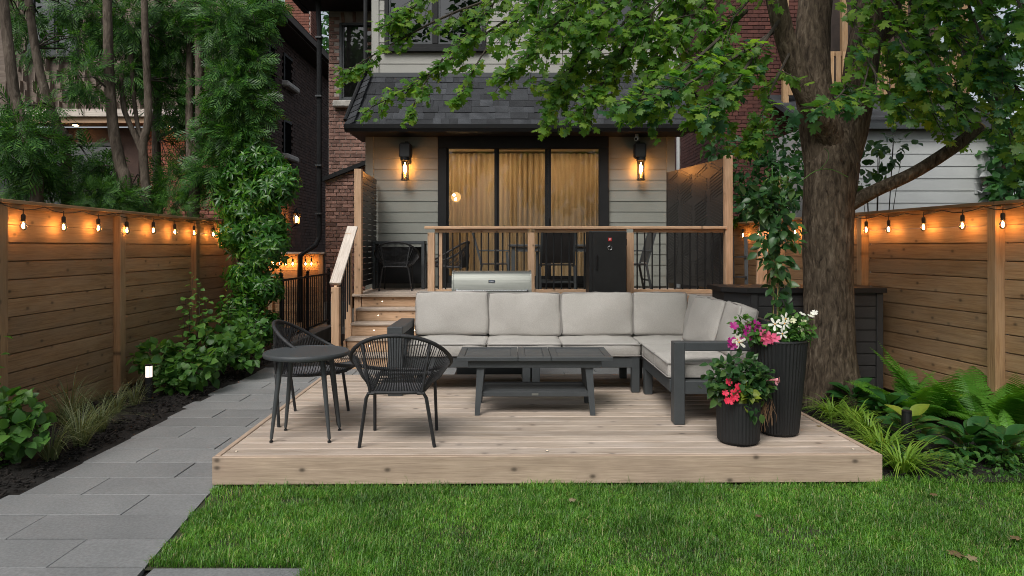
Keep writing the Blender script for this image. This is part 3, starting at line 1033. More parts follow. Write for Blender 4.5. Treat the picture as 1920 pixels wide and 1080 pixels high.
DX0, DX1, DZ1 = (822 - CX) / F * HYW, (1140 - CX) / F * HYW, EYE + (HY - 258) / F * HYW
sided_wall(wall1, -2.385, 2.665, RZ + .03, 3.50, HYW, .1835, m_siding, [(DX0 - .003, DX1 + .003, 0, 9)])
for x in (-2.455, 2.735):
    board('corner_board', (x, HYW - .022, RZ - .5), (x, HYW - .022, 3.5), (1, 0, 0), .14, .045, m_siding, house, .003)
    # side returns of the addition
obj('side_wall', MB().box((-2.50, 12.5, 2.2), (.04, 1.35, 3.3)).box((2.79, 12.5, 2.2), (.04, 1.35, 3.3)), m_siding, house)

# glass doors
door = obj('sliding_door', MB().box(((DX0 + DX1) / 2, HYW - .02, (DZ1 + 3.28) / 2), (DX1 - DX0, .16, DZ1 - 3.26), None, .006)
           .box((DX0 + .075, HYW - .02, (RZ + 3.27) / 2), (.15, .16, 3.27 - RZ), None, .006).box((DX1 - .075, HYW - .02, (RZ + 3.27) / 2), (.15, .16, 3.27 - RZ), None, .006)
           .box(((DX0 + DX1) / 2, HYW - .02, RZ + .04), (DX1 - DX0 - .302, .16, .08), None, .004), m_black, house)
pan = [(842, 927), (936, 1022), (1033, 1122)]
for k, (a, b) in enumerate(pan):
    x0, x1 = (a - CX) / F * HYW, (b - CX) / F * HYW
    yy = HYW + (.012 if k == 1 else -.02)
    zt, zb = EYE + (HY - 280) / F * HYW, RZ + .20
    w = .05
    fr = obj('door_panel', MB().box((x0 - w / 2, yy, (RZ + .08 + zt + .02) / 2), (w, .05, zt - RZ - .06), None, .004)
             .box((x1 + w / 2, yy, (RZ + .08 + zt + .02) / 2), (w, .05, zt - RZ - .06), None, .004)
             .box(((x0 + x1) / 2, yy, zt + .02), (x1 - x0, .05, .04), None, .003).box(((x0 + x1) / 2, yy, RZ + .14), (x1 - x0, .05, .12), None, .004), m_black, house)
    obj('pane', MB().box(((x0 + x1) / 2, yy, (zt + zb) / 2), (x1 - x0, .008, zt - zb)), m_glass, fr)
    if k == 2:
        obj('handle', MB().box((x0 - .045, yy - .05, 1.95), (.03, .05, .26), None, .006), m_black, fr)
# the lit room behind the doors
obj('room', MB().box((.2, 12.75, RZ - .04), (4.9, 1.6, .06)).box((.2, 13.55, 2.2), (4.9, .05, 2.7)).box((-2.25, 12.8, 2.2), (.05, 1.5, 2.7)).box((2.6, 12.8, 2.2), (.05, 1.5, 2.7)).box((.2, 12.8, 3.44), (4.9, 1.5, .05)), m_room, house)
vs, fs = [], []
n = 520
for i in range(n + 1):
    x = -1.75 + 4.0 * i / n
    ph = x * 62 + 1.2 * math.sin(x * 3.1) + .8 * math.sin(x * 7.7)
    a = .035 + .014 * math.sin(x * 5.3)
    vs += [(x, 13.2 + a * math.sin(ph) * .8, RZ + .02), (x, 13.2 + a * math.sin(ph), 3.38)]
for i in range(n):
    fs.append((2 * i, 2 * i + 2, 2 * i + 3, 2 * i + 1))
obj('curtain', MB().add(vs, fs), m_curtain, house, smooth='all')
pend = root('pendant_lamp', 'round glowing pendant lamp seen through the left glass door', 'lamp', (-1.06, 12.95, 2.55))
obj('globe', MB().sphere((-1.062, 12.95, 2.52), .095, 16, 10), m_pendant, pend, smooth='all')
for dx_, dz_ in ((-.03, .03), (.0, -.045)):
    obj('bulb', MB().sphere((-1.062 + dx_, 12.865, 2.52 + dz_), .022, 8, 6), m_potlight, pend, smooth='all')
obj('cord', MB().tube([(-1.062, 12.95, 2.58), (-1.062, 12.95, 3.41)], .004, 6), m_black, pend)
for x, y_ in ((-1.0, 12.6), (-.1, 12.6), (.8, 12.6), (1.6, 12.6), (-1.13, 12.25)):
    pl = obj('pot_light', MB().tube([(x, y_, 3.413), (x, y_, 3.405)], .05, 14), m_white, house)
    obj('lens', MB().tube([(x, y_, 3.404), (x, y_, 3.400)], .038, 14), m_potlight, pl)

# skirt roof with single shingles
ZB, ZT, YB, YT = 3.585, 4.585, 11.36, 12.12
XBL, XTL, XBR, XTR = -2.70, -2.56, 3.02, 2.92
roof = obj('skirt_roof', MB().add([(XBL, YB, ZB), (XBR, YB, ZB), (XTR, YT, ZT), (XTL, YT, ZT), (XBL, 12.6, ZB), (XTL, 12.6, ZT), (XBR, 12.6, ZB), (XTR, 12.6, ZT)],
           [(0, 1, 2, 3), (0, 3, 5, 4), (1, 6, 7, 2)]), m_black, house)
slope = Vector((0, YT - YB, ZT - ZB))
sl = slope.length
sn = slope.normalized()
out_n = Vector((0, -sn.z, sn.y))
rows = 8
for r_ in range(rows):
    t0 = r_ / rows
    hgt = sl / rows
    xa = XBL + (XTL - XBL) * t0 + .02
    xb = XBR + (XTR - XBR) * t0 - .02
    x = xa
    x_first = True
    while x < xb - .02:
        w = random.choice((.10, .14, .18, .22, .26, .30))
        if x_first: w *= random.uniform(.5, 1)
        x_first = False
        if x + w > xb - .06: w = xb - x
        thick = random.choice((.010, .014, .020))
        c = Vector((x + w / 2, YB, ZB)) + slope * (t0 + .5 / rows) + out_n * (.012 + thick / 2) + sn * (-.006)
        m = Matrix((Vector((1, 0, 0)), sn, out_n)).transposed().to_4x4()
        m = m @ Matrix.Rotation(R(1.6), 4, 'X').inverted()
        m.translation = c
        inst('shingle', boxmesh(w - .003, hgt + .012, thick, 0, m_shingle), roof, m)
        x += w
# hip shingles on the left edge
hs0, hs1 = Vector((XBL, YB, ZB)), Vector((XTL, YT, ZT))
for k in range(8):
    c = hs0.lerp(hs1, (k + .5) / 8) + Vector((-.012, -.03, .02))
    d = (hs1 - hs0).normalized()
    nn = Vector((-.55, -.75, .5)); nn = (nn - d * nn.dot(d)).normalized()
    m = Matrix((d.cross(nn), d, nn)).transposed().to_4x4()
    m = m @ Matrix.Rotation(R(-4), 4, 'X')
    m.translation = c
    inst('hip_shingle', boxmesh(.22, .165, .012, 0, m_shingle), roof, m)
obj('flashing', MB().box((.18, YT - .02, ZT + .035), (XTR - XTL, .05, .075)), m_metal_dark, roof)
gutter = obj('gutter', MB().prism([(-2.76, 11.36, 3.475), (-2.76, 11.25, 3.475), (-2.76, 11.215, 3.53), (-2.76, 11.205, 3.59), (-2.76, 11.22, 3.60), (-2.76, 11.36, 3.60)], (5.84, 0, 0)), m_black, house)
obj('soffit', MB().box((.16, 11.575, 3.485), (5.56, .43, .025)).box((-2.66, 12.1, 3.52), (.20, 1.0, .025)), m_black, house)

# upper storey
UY = 12.2
UX0, UX1 = -2.50, 2.93
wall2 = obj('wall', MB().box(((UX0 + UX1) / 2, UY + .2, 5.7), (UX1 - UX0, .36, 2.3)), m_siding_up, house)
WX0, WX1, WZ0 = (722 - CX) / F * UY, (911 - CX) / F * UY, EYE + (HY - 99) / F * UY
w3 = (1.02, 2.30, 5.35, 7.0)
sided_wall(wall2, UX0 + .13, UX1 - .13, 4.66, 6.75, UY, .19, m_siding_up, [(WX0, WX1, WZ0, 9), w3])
for x in (UX0 + .063, UX1 - .063):
    board('corner_board', (x, UY - .03, 4.64), (x, UY - .03, 6.8), (1, 0, 0), .128, .04, m_siding_up, house, .003)
def window(parent, x0, x1, z0, z1, Y, mull=True, mat=m_black, glass=m_glassd, fw=.07, tr=None, sill=True):
    zc, xc = (z0 + z1) / 2, (x0 + x1) / 2
    fr = obj('window', MB().box((x0 + fw / 2, Y, zc), (fw, .09, z1 - z0), None, .004).box((x1 - fw / 2, Y, zc), (fw, .09, z1 - z0), None, .004)
             .box((xc, Y, z1 - fw / 2), (x1 - x0 - 2 * fw, .09, fw), None, .004).box((xc, Y, z0 + fw / 2), (x1 - x0 - 2 * fw, .09, fw), None, .004), mat, parent)
    cols = [(x0 + fw, xc - .05), (xc + .05, x1 - fw)] if mull else [(x0 + fw, x1 - fw)]
    if mull:
        obj('mullion', MB().box((xc, Y - .01, zc), (.10, .08, z1 - z0 - 2 * fw - .002), None, .004), mat, fr)
    for a, b in cols:
        s = .035
        obj('sash', MB().box((a + s / 2, Y + .01, zc), (s, .05, z1 - z0 - 2 * fw)).box((b - s / 2, Y + .01, zc), (s, .05, z1 - z0 - 2 * fw)).box(((a + b) / 2, Y + .01, z0 + fw + s / 2), (b - a - 2 * s, .05, s)), m_metal_dark, fr)
        obj('pane', MB().box(((a + b) / 2, Y + .02, zc), (b - a - 2 * s, .006, z1 - z0 - 2 * fw)), glass, fr)
    obj('backing', MB().box((xc, Y + .10, zc), (x1 - x0, .03, z1 - z0)), m_black, fr)
    if sill:
        obj('sill', MB().box((xc, Y - .03, z0 - .035), (x1 - x0 + .06, .10, .07), None, .005), mat, fr)
    return fr
window(house, WX0, WX1, WZ0 + .07, 6.72, UY - .03)
window(house, w3[0], w3[1], w3[2] + .07, 6.72, UY - .03)
# black downpipe beside the corner board, running down the hip
obj('downspout', MB().tube([(-2.60, 12.12, 7), (-2.60, 12.1, 4.75), (-2.66, 12.0, 4.5), (-2.80, 11.45, 3.70)], .035, 8), m_black, house, smooth=True)

# brick body behind
BY = 13.3
def brickwork(parent, p0, u, length, z0, z1, course, blen, mat, skip=lambda s, z: False, joined=False, cap=None, h=.058):
    """bricks laid on a wall face from p0 along u; the face looks along -perp(u)"""
    u = Vector(u).normalized()
    nn = Vector((u.y, -u.x, 0))
    rows_ = int((z1 - z0) / course)
    mb = MB()
    cnt = 0
    for r_ in range(rows_):
        z = z0 + (r_ + .5) * course
        s = 0.0
        k = 0
        head = (r_ % 6 == 5)
        bl = blen * .5 if head else blen
        off = (bl * .5 if r_ % 2 else 0)
        s = -off
        while s < length - .02:
            a, b = max(0, s), min(length, s + bl)
            s += bl
            if b - a < .05: continue
            if skip((a + b) / 2, z) or (cap and z > cap((a + b) / 2)): continue
            c = Vector(p0) + u * ((a + b) / 2) + Vector((0, 0, z)) + nn * random.uniform(-.002, .004)
            m = Matrix((u, -nn, Vector((0, 0, 1)))).transposed()
            if joined:
                mb.box(c, (b - a - .012, .03, h), m)
            else:
                m4 = m.to_4x4(); m4.translation = c
                inst('brick', boxmesh(b - a - .012, .03, h, .004, mat), parent, m4)
            cnt += 1
    if joined:
        obj('brickwork', mb, mat, parent, kind='stuff')
    return cnt
bw = obj('brick_wall', MB().box((-1.2, BY + .20, 3.3), (4.75, .36, 6.7)), m_mortar, house)
bwx0 = -3.575
bx0, bx1, bz0, bz1 = -3.355, -2.90, 4.41, 5.93
brickwork(bw, (bwx0, BY + .02, 0), (1, 0, 0), 1.12, 2.75, 6.12, .0705, .215, m_brick,
          skip=lambda s, z: (bx0 - .01 < bwx0 + s + .0 < bx1 + .1 and bz0 - .09 < z < bz1 + .16) or (bx0 - .06 < bwx0 + s and z > bz0 - .13 and z < bz0 - .01 and s > .1))
wb = window(house, bx0, bx1 + .25, bz0, bz1, BY, False, m_metal_dark, m_glassd, .05, sill=False)
obj('blind', MB().box(((bx0 + bx1) / 2 + .1, BY + .06, 4.75), (.55, .01, .62)), m_grey_cush, wb)
obj('check_rail', MB().box((bx0 + .33, BY - .0, 5.02), (.55, .06, .045)), m_metal_dark, wb)
obj('stone_sill', MB().box((bx0 + .2, BY - .06, bz0 - .065), (.62, .16, .125), None, .02), m_stone, wb)
for k in range(6):   # arched soldier course over the window
    a = R(96 - k * 5.5)
    q = Vector((bx0 + .30, BY + .02, bz1 - 2.2))
    m4 = Matrix.Translation(q + Vector((math.cos(a) * 2.33, -.004, math.sin(a) * 2.33))) @ Matrix.Rotation(R(90) - a, 4, 'Y')
    inst('arch_brick', boxmesh(.062, .035, .20, .004, m_brick), bw, m4)
# lean-to brick wall with sloping black cap
LY = 12.9
lz = lambda s: 2.83 + .345 * s / .80
lt = obj('lean_to_wall', MB().prism([(-3.53, LY + .02, -.05), (-2.44, LY + .02, -.05), (-2.44, LY + .02, 3.24), (-3.53, LY + .02, 2.83)], (0, .3, 0)), m_mortar, house)
brickwork(lt, (-3.53, LY + .01, 0), (1, 0, 0), 1.09, .55, 3.2, .0705, .215, m_brick, cap=lambda s: lz(s) - .06)
obj('sloped_cap', MB().beam((-3.58, LY + .1, 2.84), (-2.40, LY + .1, 3.30), .36, .075), m_black, house)
obj('foundation', MB().box((-2.98, LY - .03, .22), (1.10, .1, .62)), m_conc, house)
# black gutter pipe, soffit and fascia of the brick body
obj('downspout', MB().tube([(-3.62, 12.70, 6.3), (-3.62, 12.78, 5.85), (-3.62, 12.82, 5.7), (-3.62, 12.82, 1.75), (-3.66, 12.7, 1.60), (-3.86, 12.45, 1.42), (-3.88, 12.45, .2)], .048, 8), m_black, house, smooth=True)
for z_ in (2.2, 3.1, 4.4, 5.5):
    obj('pipe_strap', MB().box((-3.62, 12.80, z_), (.115, .115, .03)), m_metal_dark, house)
obj('eave', MB().box((-3.0, 12.95, 6.22), (2.0, .75, .10)).box((-3.0, 12.55, 6.25), (2.04, .1, .22)).box((-4.02, 12.95, 6.25), (.1, .8, .22)), m_black, house)

# wall lamps
def wall_lamp(label, x):
    l = root('wall_lamp', label, 'wall lamp', (x, 11.77, 2.9))
    y0 = 11.62
    zt = EYE + (HY - 297) / F * 11.66
    zb = EYE + (HY - 338) / F * 11.66
    obj('backplate', MB().box((x + .02, 11.755, zt + .02), (.10, .03, .22), None, .006).box((x + .02, 11.70, zt + .04), (.04, .12, .04)), m_black, l)
    obj('hood', MB().lathe([(.0001, zt + .075), (.078, zt + .075), (.080, zt + .06), (.080, zt - .04), (.074, zt - .045), (.0001, zt - .045)][::-1], 18, (x, y0, 0)), m_black, l, smooth=True)
    cg = MB()
    for k in range(6):
        a = 2 * math.pi * (k + .5) / 6
        cg.tube([(x + .068 * math.cos(a), y0 + .068 * math.sin(a), zt - .04), (x + .068 * math.cos(a), y0 + .068 * math.sin(a), zb)], .005, 5)
    cg.tube([(x + .068 * math.cos(2 * math.pi * k / 20), y0 + .068 * math.sin(2 * math.pi * k / 20), zb) for k in range(20)], .007, 5, closed=True)
    obj('cage', cg, m_black, l)
    obj('glass', MB().lathe([(.058, zt - .045), (.058, zb + .01)], 18, (x, y0, 0)), m_bulbglass, l, smooth='all')
    obj('filament', MB().lathe([(.0001, zt - .07), (.012, zt - .09), (.024, zt - .16), (.022, zt - .22), (.012, zt - .26), (.0001, zt - .27)][::-1], 10, (x, y0, 0)), m_sconce, l)
    return l
xl, xr = (760 - CX) / F * 11.66, (1201 - CX) / F * 11.66
wall_lamp('lit black cylinder wall lamp left of the glass doors', xl)
wall_lamp('lit black cylinder wall lamp right of the glass doors', xr)
def speaker(label, px):
    x = (px - CX) / F * 11.66
    s = root('outdoor_speaker', label, 'speaker', (x, 11.75, 3.2))
    z0, z1 = EYE + (HY - 297) / F * 11.62, EYE + (HY - 268) / F * 11.62
    o = obj('cabinet', MB().box((x, 11.63, (z0 + z1) / 2), (.20, .17, z1 - z0), None, .03), m_black, s, smooth=True)
    obj('grille', MB().box((x - .004, 11.54, (z0 + z1) / 2), (.165, .012, z1 - z0 - .04), None, .004), m_smoker, s)
    obj('bracket', MB().box((x, 11.75, z1 + .02), (.05, .08, .05)), m_metal_dark, s)
    return s
speaker('black outdoor speaker above the left wall lamp', 761)
speaker('black outdoor speaker above the right wall lamp', 1199)
x = (1194 - CX) / F * 11.5
sc_ = root('security_camera', 'small white security camera under the gutter above right lamp', 'camera', (x, 11.5, 3.46))
obj('mount', MB().tube([(x, 11.5, 3.475), (x, 11.5, 3.43)], .03, 12), m_white, sc_)
obj('body', MB().tube([(x + .02, 11.54, 3.42), (x - .03, 11.42, 3.38)], .032, 14), m_white, sc_, smooth=True)
obj('lens', MB().tube([(x - .03, 11.42, 3.38), (x - .034, 11.41, 3.377)], .022, 12), m_black, sc_)

# ------------------------------------------------------------------ left neighbour
nh = root('neighbour_house', 'dark brick house with weathered cedar shingles behind the left fence', 'house', (-7, 14, 0))
NX = -5.2
sw = obj('side_wall', MB().box((NX - .22, 17.0, 3.1), (.4, 7.6, 6.6)), m_mortar_d, nh)
ops = [(15.5, 16.15, 5.35, 6.0), (15.5, 16.1, 3.7, 4.5), (14.55, 14.98, 4.95, 5.95)]
brickwork(sw, (NX - .005, 13.2, 0), (0, 1, 0), 7.4, 1.2, 6.33, .0745, .22, m_brick_d, skip=lambda s, z: any(a < 13.2 + s < b and c < z < d for a, b, c, d in ops), joined=True, h=.064)
for (a, b, c, d) in ops:
    w = obj('window', MB().box((NX - .012, (a + b) / 2, (c + d) / 2), (.02, b - a, d - c)), m_dark, nh)
    obj('sill', MB().box((NX + .06, (a + b) / 2, c - .07), (.2, b - a + .2, .13), None, .03), m_stone, w)
    obj('frame', MB().box((NX + .015, a + .03, (c + d) / 2), (.03, .06, d - c)).box((NX + .015, (a + b) / 2, d - .03), (.03, b - a - .12, .06)), m_black, w)
obj('eave', MB().box((NX + .10, 17.0, 6.38), (.60, 8.0, .08)).box((NX + .44, 17.0, 6.45), (.10, 8.0, .15)), pbr('eave_brown', (.05, .035, .026), (.06, .042, .03), rough=.7), nh)
obj('roof', MB().prism([(NX + .5, 13.1, 6.53), (NX - 5.0, 13.1, 9.5), (NX - 5.0, 13.1, 9.3), (NX + .4, 13.1, 6.44)], (0, 8, 0)), m_shingle, nh)
ch = obj('chimney', MB().box((-5.86, 19.0, 8.3), (.70, .7, 5.2)), m_mortar, nh)
brickwork(ch, (-6.20, 18.645, 0), (1, 0, 0), .68, 6.3, 9.2, .075, .22, m_brick_r, joined=True, h=.062)
brickwork(ch, (-5.505, 18.65, 0), (0, 1, 0), .7, 6.3, 9.2, .075, .22, m_brick_r, joined=True, h=.062)
# rear wing: shingles above, brick and glass below
FY = 13.2
sh = obj('shingle_wall', MB().box((-9.6, FY + .2, 6.0), (8.8, .3, 3.7)), m_cedarsh, nh)
z = 4.17
r_ = 0
while z < 6.6:
    x = -10.1 + random.uniform(0, .1)
    while x < NX - .02:
        w = random.uniform(.10, .26)
        if x + w > NX: w = NX - x
        if not (-9.45 < x < -8.35 and z > 5.25) and not (x < -9.95):
            m = Matrix.Translation((x + w / 2, FY + .035, z + .105)) @ Matrix.Rotation(R(-3), 4, 'X') @ Matrix.Rotation(R(90), 4, 'Y')
            if z < 5.9 or x < -7.5:
                inst('cedar_shingle', boxmesh(.225, round(w - .006, 2), .012, 0, m_cedarsh), sh, m)
        x += w
    z += .2
    r_ += 1
window(nh, -9.35, -8.4, 5.30, 6.9, FY + .0, True, m_metal_dark, m_glassd)
obj('eave_board', MB().box((-9.5, FY - .12, 4.09), (8.8, .5, .05)).box((-9.5, FY - .36, 4.10), (8.8, .03, .14)), m_cap, nh)
obj('soffit', MB().box((-9.5, FY - .1, 3.98), (8.8, .42, .12)), m_rail, nh)
bp = obj('brick_wall', MB().box((-6.2, FY + .25, 1.95), (2.1, .3, 3.9)), m_mortar, nh)
brickwork(bp, (-7.25, FY + .09, 0), (1, 0, 0), 2.08, 1.9, 3.9, .075, .225, m_brick_r, joined=False, h=.064)
obj('brick_wall_plain', MB().box((-10.6, FY + .25, 1.95), (6.65, .3, 3.9)), m_brick_d, nh)
window(nh, -9.9, -7.6, 1.2, 3.6, FY + .05, True, m_metal_dark, m_glassd)
window(nh, -9.3, -8.1, .4, 2.6, FY - .06, True, m_metal_dark, m_glassd)
sfl = root('soffit_lamp', 'warm lamp under the eave lighting the brick behind the cedars', 'lamp', (-6.55, FY - .12, 3.9))
obj('housing', MB().tube([(-6.6, FY - .12, 3.92), (-6.6, FY - .12, 3.89)], .06, 12), m_black, sfl)
obj('lens', MB().tube([(-6.6, FY - .12, 3.888), (-6.6, FY - .12, 3.88)], .045, 12), m_soffit, sfl)
sf2 = root('soffit_lamp', 'warm lamp under the eave beside the curved cedar trunk', 'lamp', (-8.3, FY - .12, 3.9))
obj('housing', MB().tube([(-8.3, FY - .22, 3.92), (-8.3, FY - .22, 3.89)], .06, 12), m_black, sf2)
obj('lens', MB().tube([(-8.3, FY - .22, 3.888), (-8.3, FY - .22, 3.88)], .045, 12), m_soffit, sf2)

# lantern on the dark side wall
lc = P(554, 409, 15.6)
ln = root('wall_lantern', 'lit carriage lantern on the dark brick side wall', 'lantern', (NX, lc.y, lc.z))
lx = NX + .28
obj('arm', MB().box((NX + .01, lc.y, lc.z - .05), (.03, .10, .32)).tube([(NX + .02, lc.y, lc.z - .12), (NX + .16, lc.y, lc.z - .22), (lx, lc.y, lc.z - .15)], .014, 6), m_black, ln)
obj('cage', MB().lathe([(.05, -.14), (.06, -.12)], 6, (lx, lc.y, lc.z)).lathe([(.085, .10), (.09, .12), (.03, .20), (.012, .24)], 6, (lx, lc.y, lc.z)), m_black, ln)
obj('glow', MB().lathe([(.018, -.10), (.03, -.03), (.016, .05)], 8, (lx, lc.y, lc.z)), m_sconce, ln)
cgb = MB()
for k in range(6):
    a = 2 * math.pi * k / 6
    cgb.tube([(lx + .06 * math.cos(a), lc.y + .06 * math.sin(a), lc.z - .12), (lx + .086 * math.cos(a), lc.y + .086 * math.sin(a), lc.z + .11)], .008, 4)
obj('bars', cgb, m_black, ln)
obj('glass', MB().lathe([(.058, -.12), (.083, .10)], 6, (lx, lc.y, lc.z)), m_bulbglass, ln)

# ------------------------------------------------------------------ right neighbours
rb = root('brick_house', 'deep red brick house behind the right fence and maple leaves', 'house', (5.5, 13.5, 0))
RYB = 13.0
w1 = obj('wall', MB().box((5.55, RYB + 2.2, 3.6), (3.0, 4.3, 7.6)), m_mortar_d, rb)
brickwork(w1, (4.04, RYB + .045, 0), (1, 0, 0), 1.6, 1.9, 6.6, .075, .225, m_brick_e, joined=False, h=.066)
brickwork(w1, (4.045, RYB + 4.3, 0), (0, -1, 0), 4.25, 1.9, 6.9, .075, .225, m_brick_e, joined=True, h=.066)
obj('pipe', MB().tube([(4.0, 16.4, 0), (4.0, 16.4, 7)], .05, 8), m_white, rb, smooth=True)

ga = root('garage', 'white sided garage with dark roof behind the right fence', 'garage', (6.8, 11.6, 0))
GY = 11.5
GX0, GX1 = 4.95, (1862 - CX) / F * GY
gw = obj('wall', MB().box(((GX0 + GX1) / 2, GY + 1.2, 1.8), (GX1 - GX0, 2.3, 3.6)), m_white, ga)
sided_wall(gw, GX0 + .02, GX1 - .06, 1.5, 3.56, GY + .06, .207, m_white)
board('corner_board', (GX1 - .025, GY + .02, 0), (GX1 - .025, GY + .02, 3.56), (1, 0, 0), .09, .05, m_white, ga, .003)
board('fascia', (GX0 - .1, GY - .13, 3.60), (GX1 + .2, GY - .13, 3.60), (0, 0, 1), .12, .03, m_metal_dark, ga, .003)
groof = obj('roof', MB().prism([(GX0 - .1, GY - .15, 3.66), (GX0 - .1, GY + 2.4, 4.9), (GX0 - .1, GY + 2.4, 4.8), (GX0 - .1, GY - .12, 3.58)], (GX1 - GX0 + .3, 0, 0)), m_shingle, ga)
gs = Vector((0, 2.55, 1.24)).normalized()
for k in range(7):
    c = Vector(((GX0 + GX1) / 2 + .05, GY - .10, 3.69)) + gs * (.145 * (k + .5))
    m = Matrix((Vector((1, 0, 0)), gs, Vector((0, -gs.z, gs.y)))).transposed().to_4x4()
    m.translation = c
    inst('shingle_course', boxmesh(GX1 - GX0 + .28, .15, .016 if k % 2 else .022, 0, m_shingle), groof, m)
# balcony of light wood above the garage
bc = root('balcony', 'light wood balcony with vertical boards above the garage roof', 'balcony', (6.5, 12.6, 4.4))
for k in range(26):
    x = 5.1 + k * .125
    board('baluster_board', (x, 12.5, 4.35), (x, 12.5, 5.15), (1, 0, 0), .085, .025, m_fence, bc, .002)
for z_ in (4.42, 5.12):
    board('rail', (5.0, 12.55, z_), (8.4, 12.55, z_), (0, 0, 1), .09, .05, m_fence, bc, .003)
for x in (5.02, 6.1, 7.2, 8.3):
    board('post', (x, 12.55, 4.1), (x, 12.55, 6.4), (1, 0, 0), .10, .10, m_fence, bc, .003)
obj('back_wall', MB().box((6.8, 14.3, 5.6), (4.2, .2, 3.4)), m_brick_d, bc)
# white carriage lamp
gl = root('wall_lantern', 'unlit white carriage lantern on the white garage wall', 'lantern', (8.0, GY, 2.6))
c = P(1848, 338, GY - .12)
obj('backplate', MB().box((c.x - .03, GY + .035, c.z - .12), (.10, .03, .2), None, .01).tube([(c.x - .03, GY + .03, c.z - .16), (c.x - .03, GY - .08, c.z - .2), (c.x, GY - .12, c.z - .13)], .014, 6), m_white, gl)
obj('cage', MB().lathe([(.03, -.14), (.055, -.12), (.055, -.11)], 6, c).lathe([(.10, .05), (.105, .065), (.05, .14), (.02, .155), (.012, .20)], 6, c), m_white, gl)
obj('glass', MB().lathe([(.055, -.11), (.088, .05)], 6, c), m_bulbglass, gl)
# ------------------------------------------------------------------ sectional sofa
def cushion(name, c, size, parent, rot=None, puff=.035, seed=0, crown=(1, 1, 1)):
    """soft box: rounded, puffed faces, slightly uneven; size (x,y,z)"""
    n = 20
    vs, fs, idx = [], [], {}
    sx, sy, sz = [s / 2 for s in size]
    e = min(size) * .16
    c = Vector(c)
    def vert(u, v, w):
        k = (round(u, 4), round(v, 4), round(w, 4))
        if k in idx: return idx[k]
        p = Vector((u, v, w))
        # spread the grid towards the edges so the roll stays tight
        q = Vector([math.copysign(abs(x) ** .75, x) for x in p])
        inner = Vector((q.x * (sx - e), q.y * (sy - e), q.z * (sz - e)))
        m = max(abs(p.x), abs(p.y), abs(p.z))
        out_ = Vector((q.x if abs(p.x) > .999 else 0, q.y if abs(p.y) > .999 else 0, q.z if abs(p.z) > .999 else 0))
        d = Vector((q.x ** 5, q.y ** 5, q.z ** 5)).normalized()
        pos = inner + d * e
        f = 1.0
        bx = (1 - q.x * q.x); by = (1 - q.y * q.y); bz = (1 - q.z * q.z)
        if abs(p.x) > .999: pos.x += math.copysign(puff * by * bz * crown[0], p.x)
        if abs(p.y) > .999: pos.y += math.copysign(puff * bx * bz * crown[1], p.y)
        if abs(p.z) > .999: pos.z += math.copysign(puff * bx * by * crown[2], p.z)
        nz = mnoise.noise(Vector((pos.x * 5 + seed * 7.1, pos.y * 5, pos.z * 5)))
        nz2 = mnoise.noise(Vector((pos.x * 14 + seed * 3.1, pos.y * 14, pos.z * 9)))
        cre = (1 - abs(mnoise.noise(Vector((pos.x * 6 + pos.z * 4 + seed * 5.3, pos.y * 6, pos.z * 7 - pos.x * 3))))) ** 8
        pos += d * (.011 * nz + .004 * nz2 - .003 * cre)
        if rot is not None: pos = rot @ pos
        idx[k] = len(vs)
        vs.append(c + pos)
        return idx[k]
    g = [-1 + 2 * i / n for i in range(n + 1)]
    for ax in range(3):
        for s in (-1, 1):
            for i in range(n):
                for j in range(n):
                    q = []
                    for (a, b) in ((g[i], g[j]), (g[i + 1], g[j]), (g[i + 1], g[j + 1]), (g[i], g[j + 1])):
                        t = [0, 0, 0]
                        t[ax] = s; t[(ax + 1) % 3] = a; t[(ax + 2) % 3] = b
                        q.append(vert(*t))
                    fs.append(q if s > 0 else q[::-1])
    o = obj(name, MB().add(vs, fs), m_cushion, parent, smooth='all')
    return o
def piping(parent, c, sx, sz, yoff, rot=None, horizontal=True, r=.0055):
    """welt cord around a cushion face: rectangle sx by sz in the face plane"""
    pts = []
    cr = .03
    for (qx, qz, a0) in ((1, 1, 0), (-1, 1, 90), (-1, -1, 180), (1, -1, 270)):
        for k in range(4):
            a = R(a0 + 30 * k)
            pts.append((qx * (sx / 2 - cr) + cr * math.cos(a), qz * (sz / 2 - cr) + cr * math.sin(a)))
    out_ = []
    for (x, z) in pts:
        p = Vector((x, yoff, z)) if not horizontal else Vector((x, z, yoff))
        if rot is not None: p = rot @ p
        out_.append(Vector(c) + p)
    obj('piping', MB().tube(out_, r, 5, closed=True), m_piping, parent, smooth='all')

sofa = root('sectional_sofa', 'corner patio sofa with pale grey cushions and charcoal metal frame', 'sofa', (.6, 6.8, DZ))
SF, SB = 6.47, 7.24          # front and back of the long run
ZF, ZS = DZ + .335, DZ + .47  # frame top, seat top
def fbox(name, x0, x1, y0, y1, z0, z1, bev=.004, mat=m_metal_dark):
    return obj(name, MB().box(((x0 + x1) / 2, (y0 + y1) / 2, (z0 + z1) / 2), (x1 - x0, y1 - y0, z1 - z0), None, bev), mat, sofa)
# long run frame
fbox('seat_rail', -1.02, 1.21, SF, SF + .05, DZ + .235, ZF)
fbox('seat_rail', -1.02, 1.21, SB - .05, SB, DZ + .235, ZF)
fbox('seat_deck', -1.02, 2.05, SF + .052, SB - .052, ZF - .03, ZF - .004)
for x0 in (-1.10, -.02 - .065 + .03, -.02 + .005 + .04, 1.135):
    pass
for x0 in (.10, .19, 1.135):
    fbox('leg', x0, x0 + .075, SF - .003, SF + .07, DZ, ZF - .002)
for x0 in (-1.0, .10, .19, 1.135, 1.3, 1.95):
    fbox('leg', x0, x0 + .07, SB - .075, SB + .003, DZ, ZF + .0 if x0 < 1.2 else ZF)
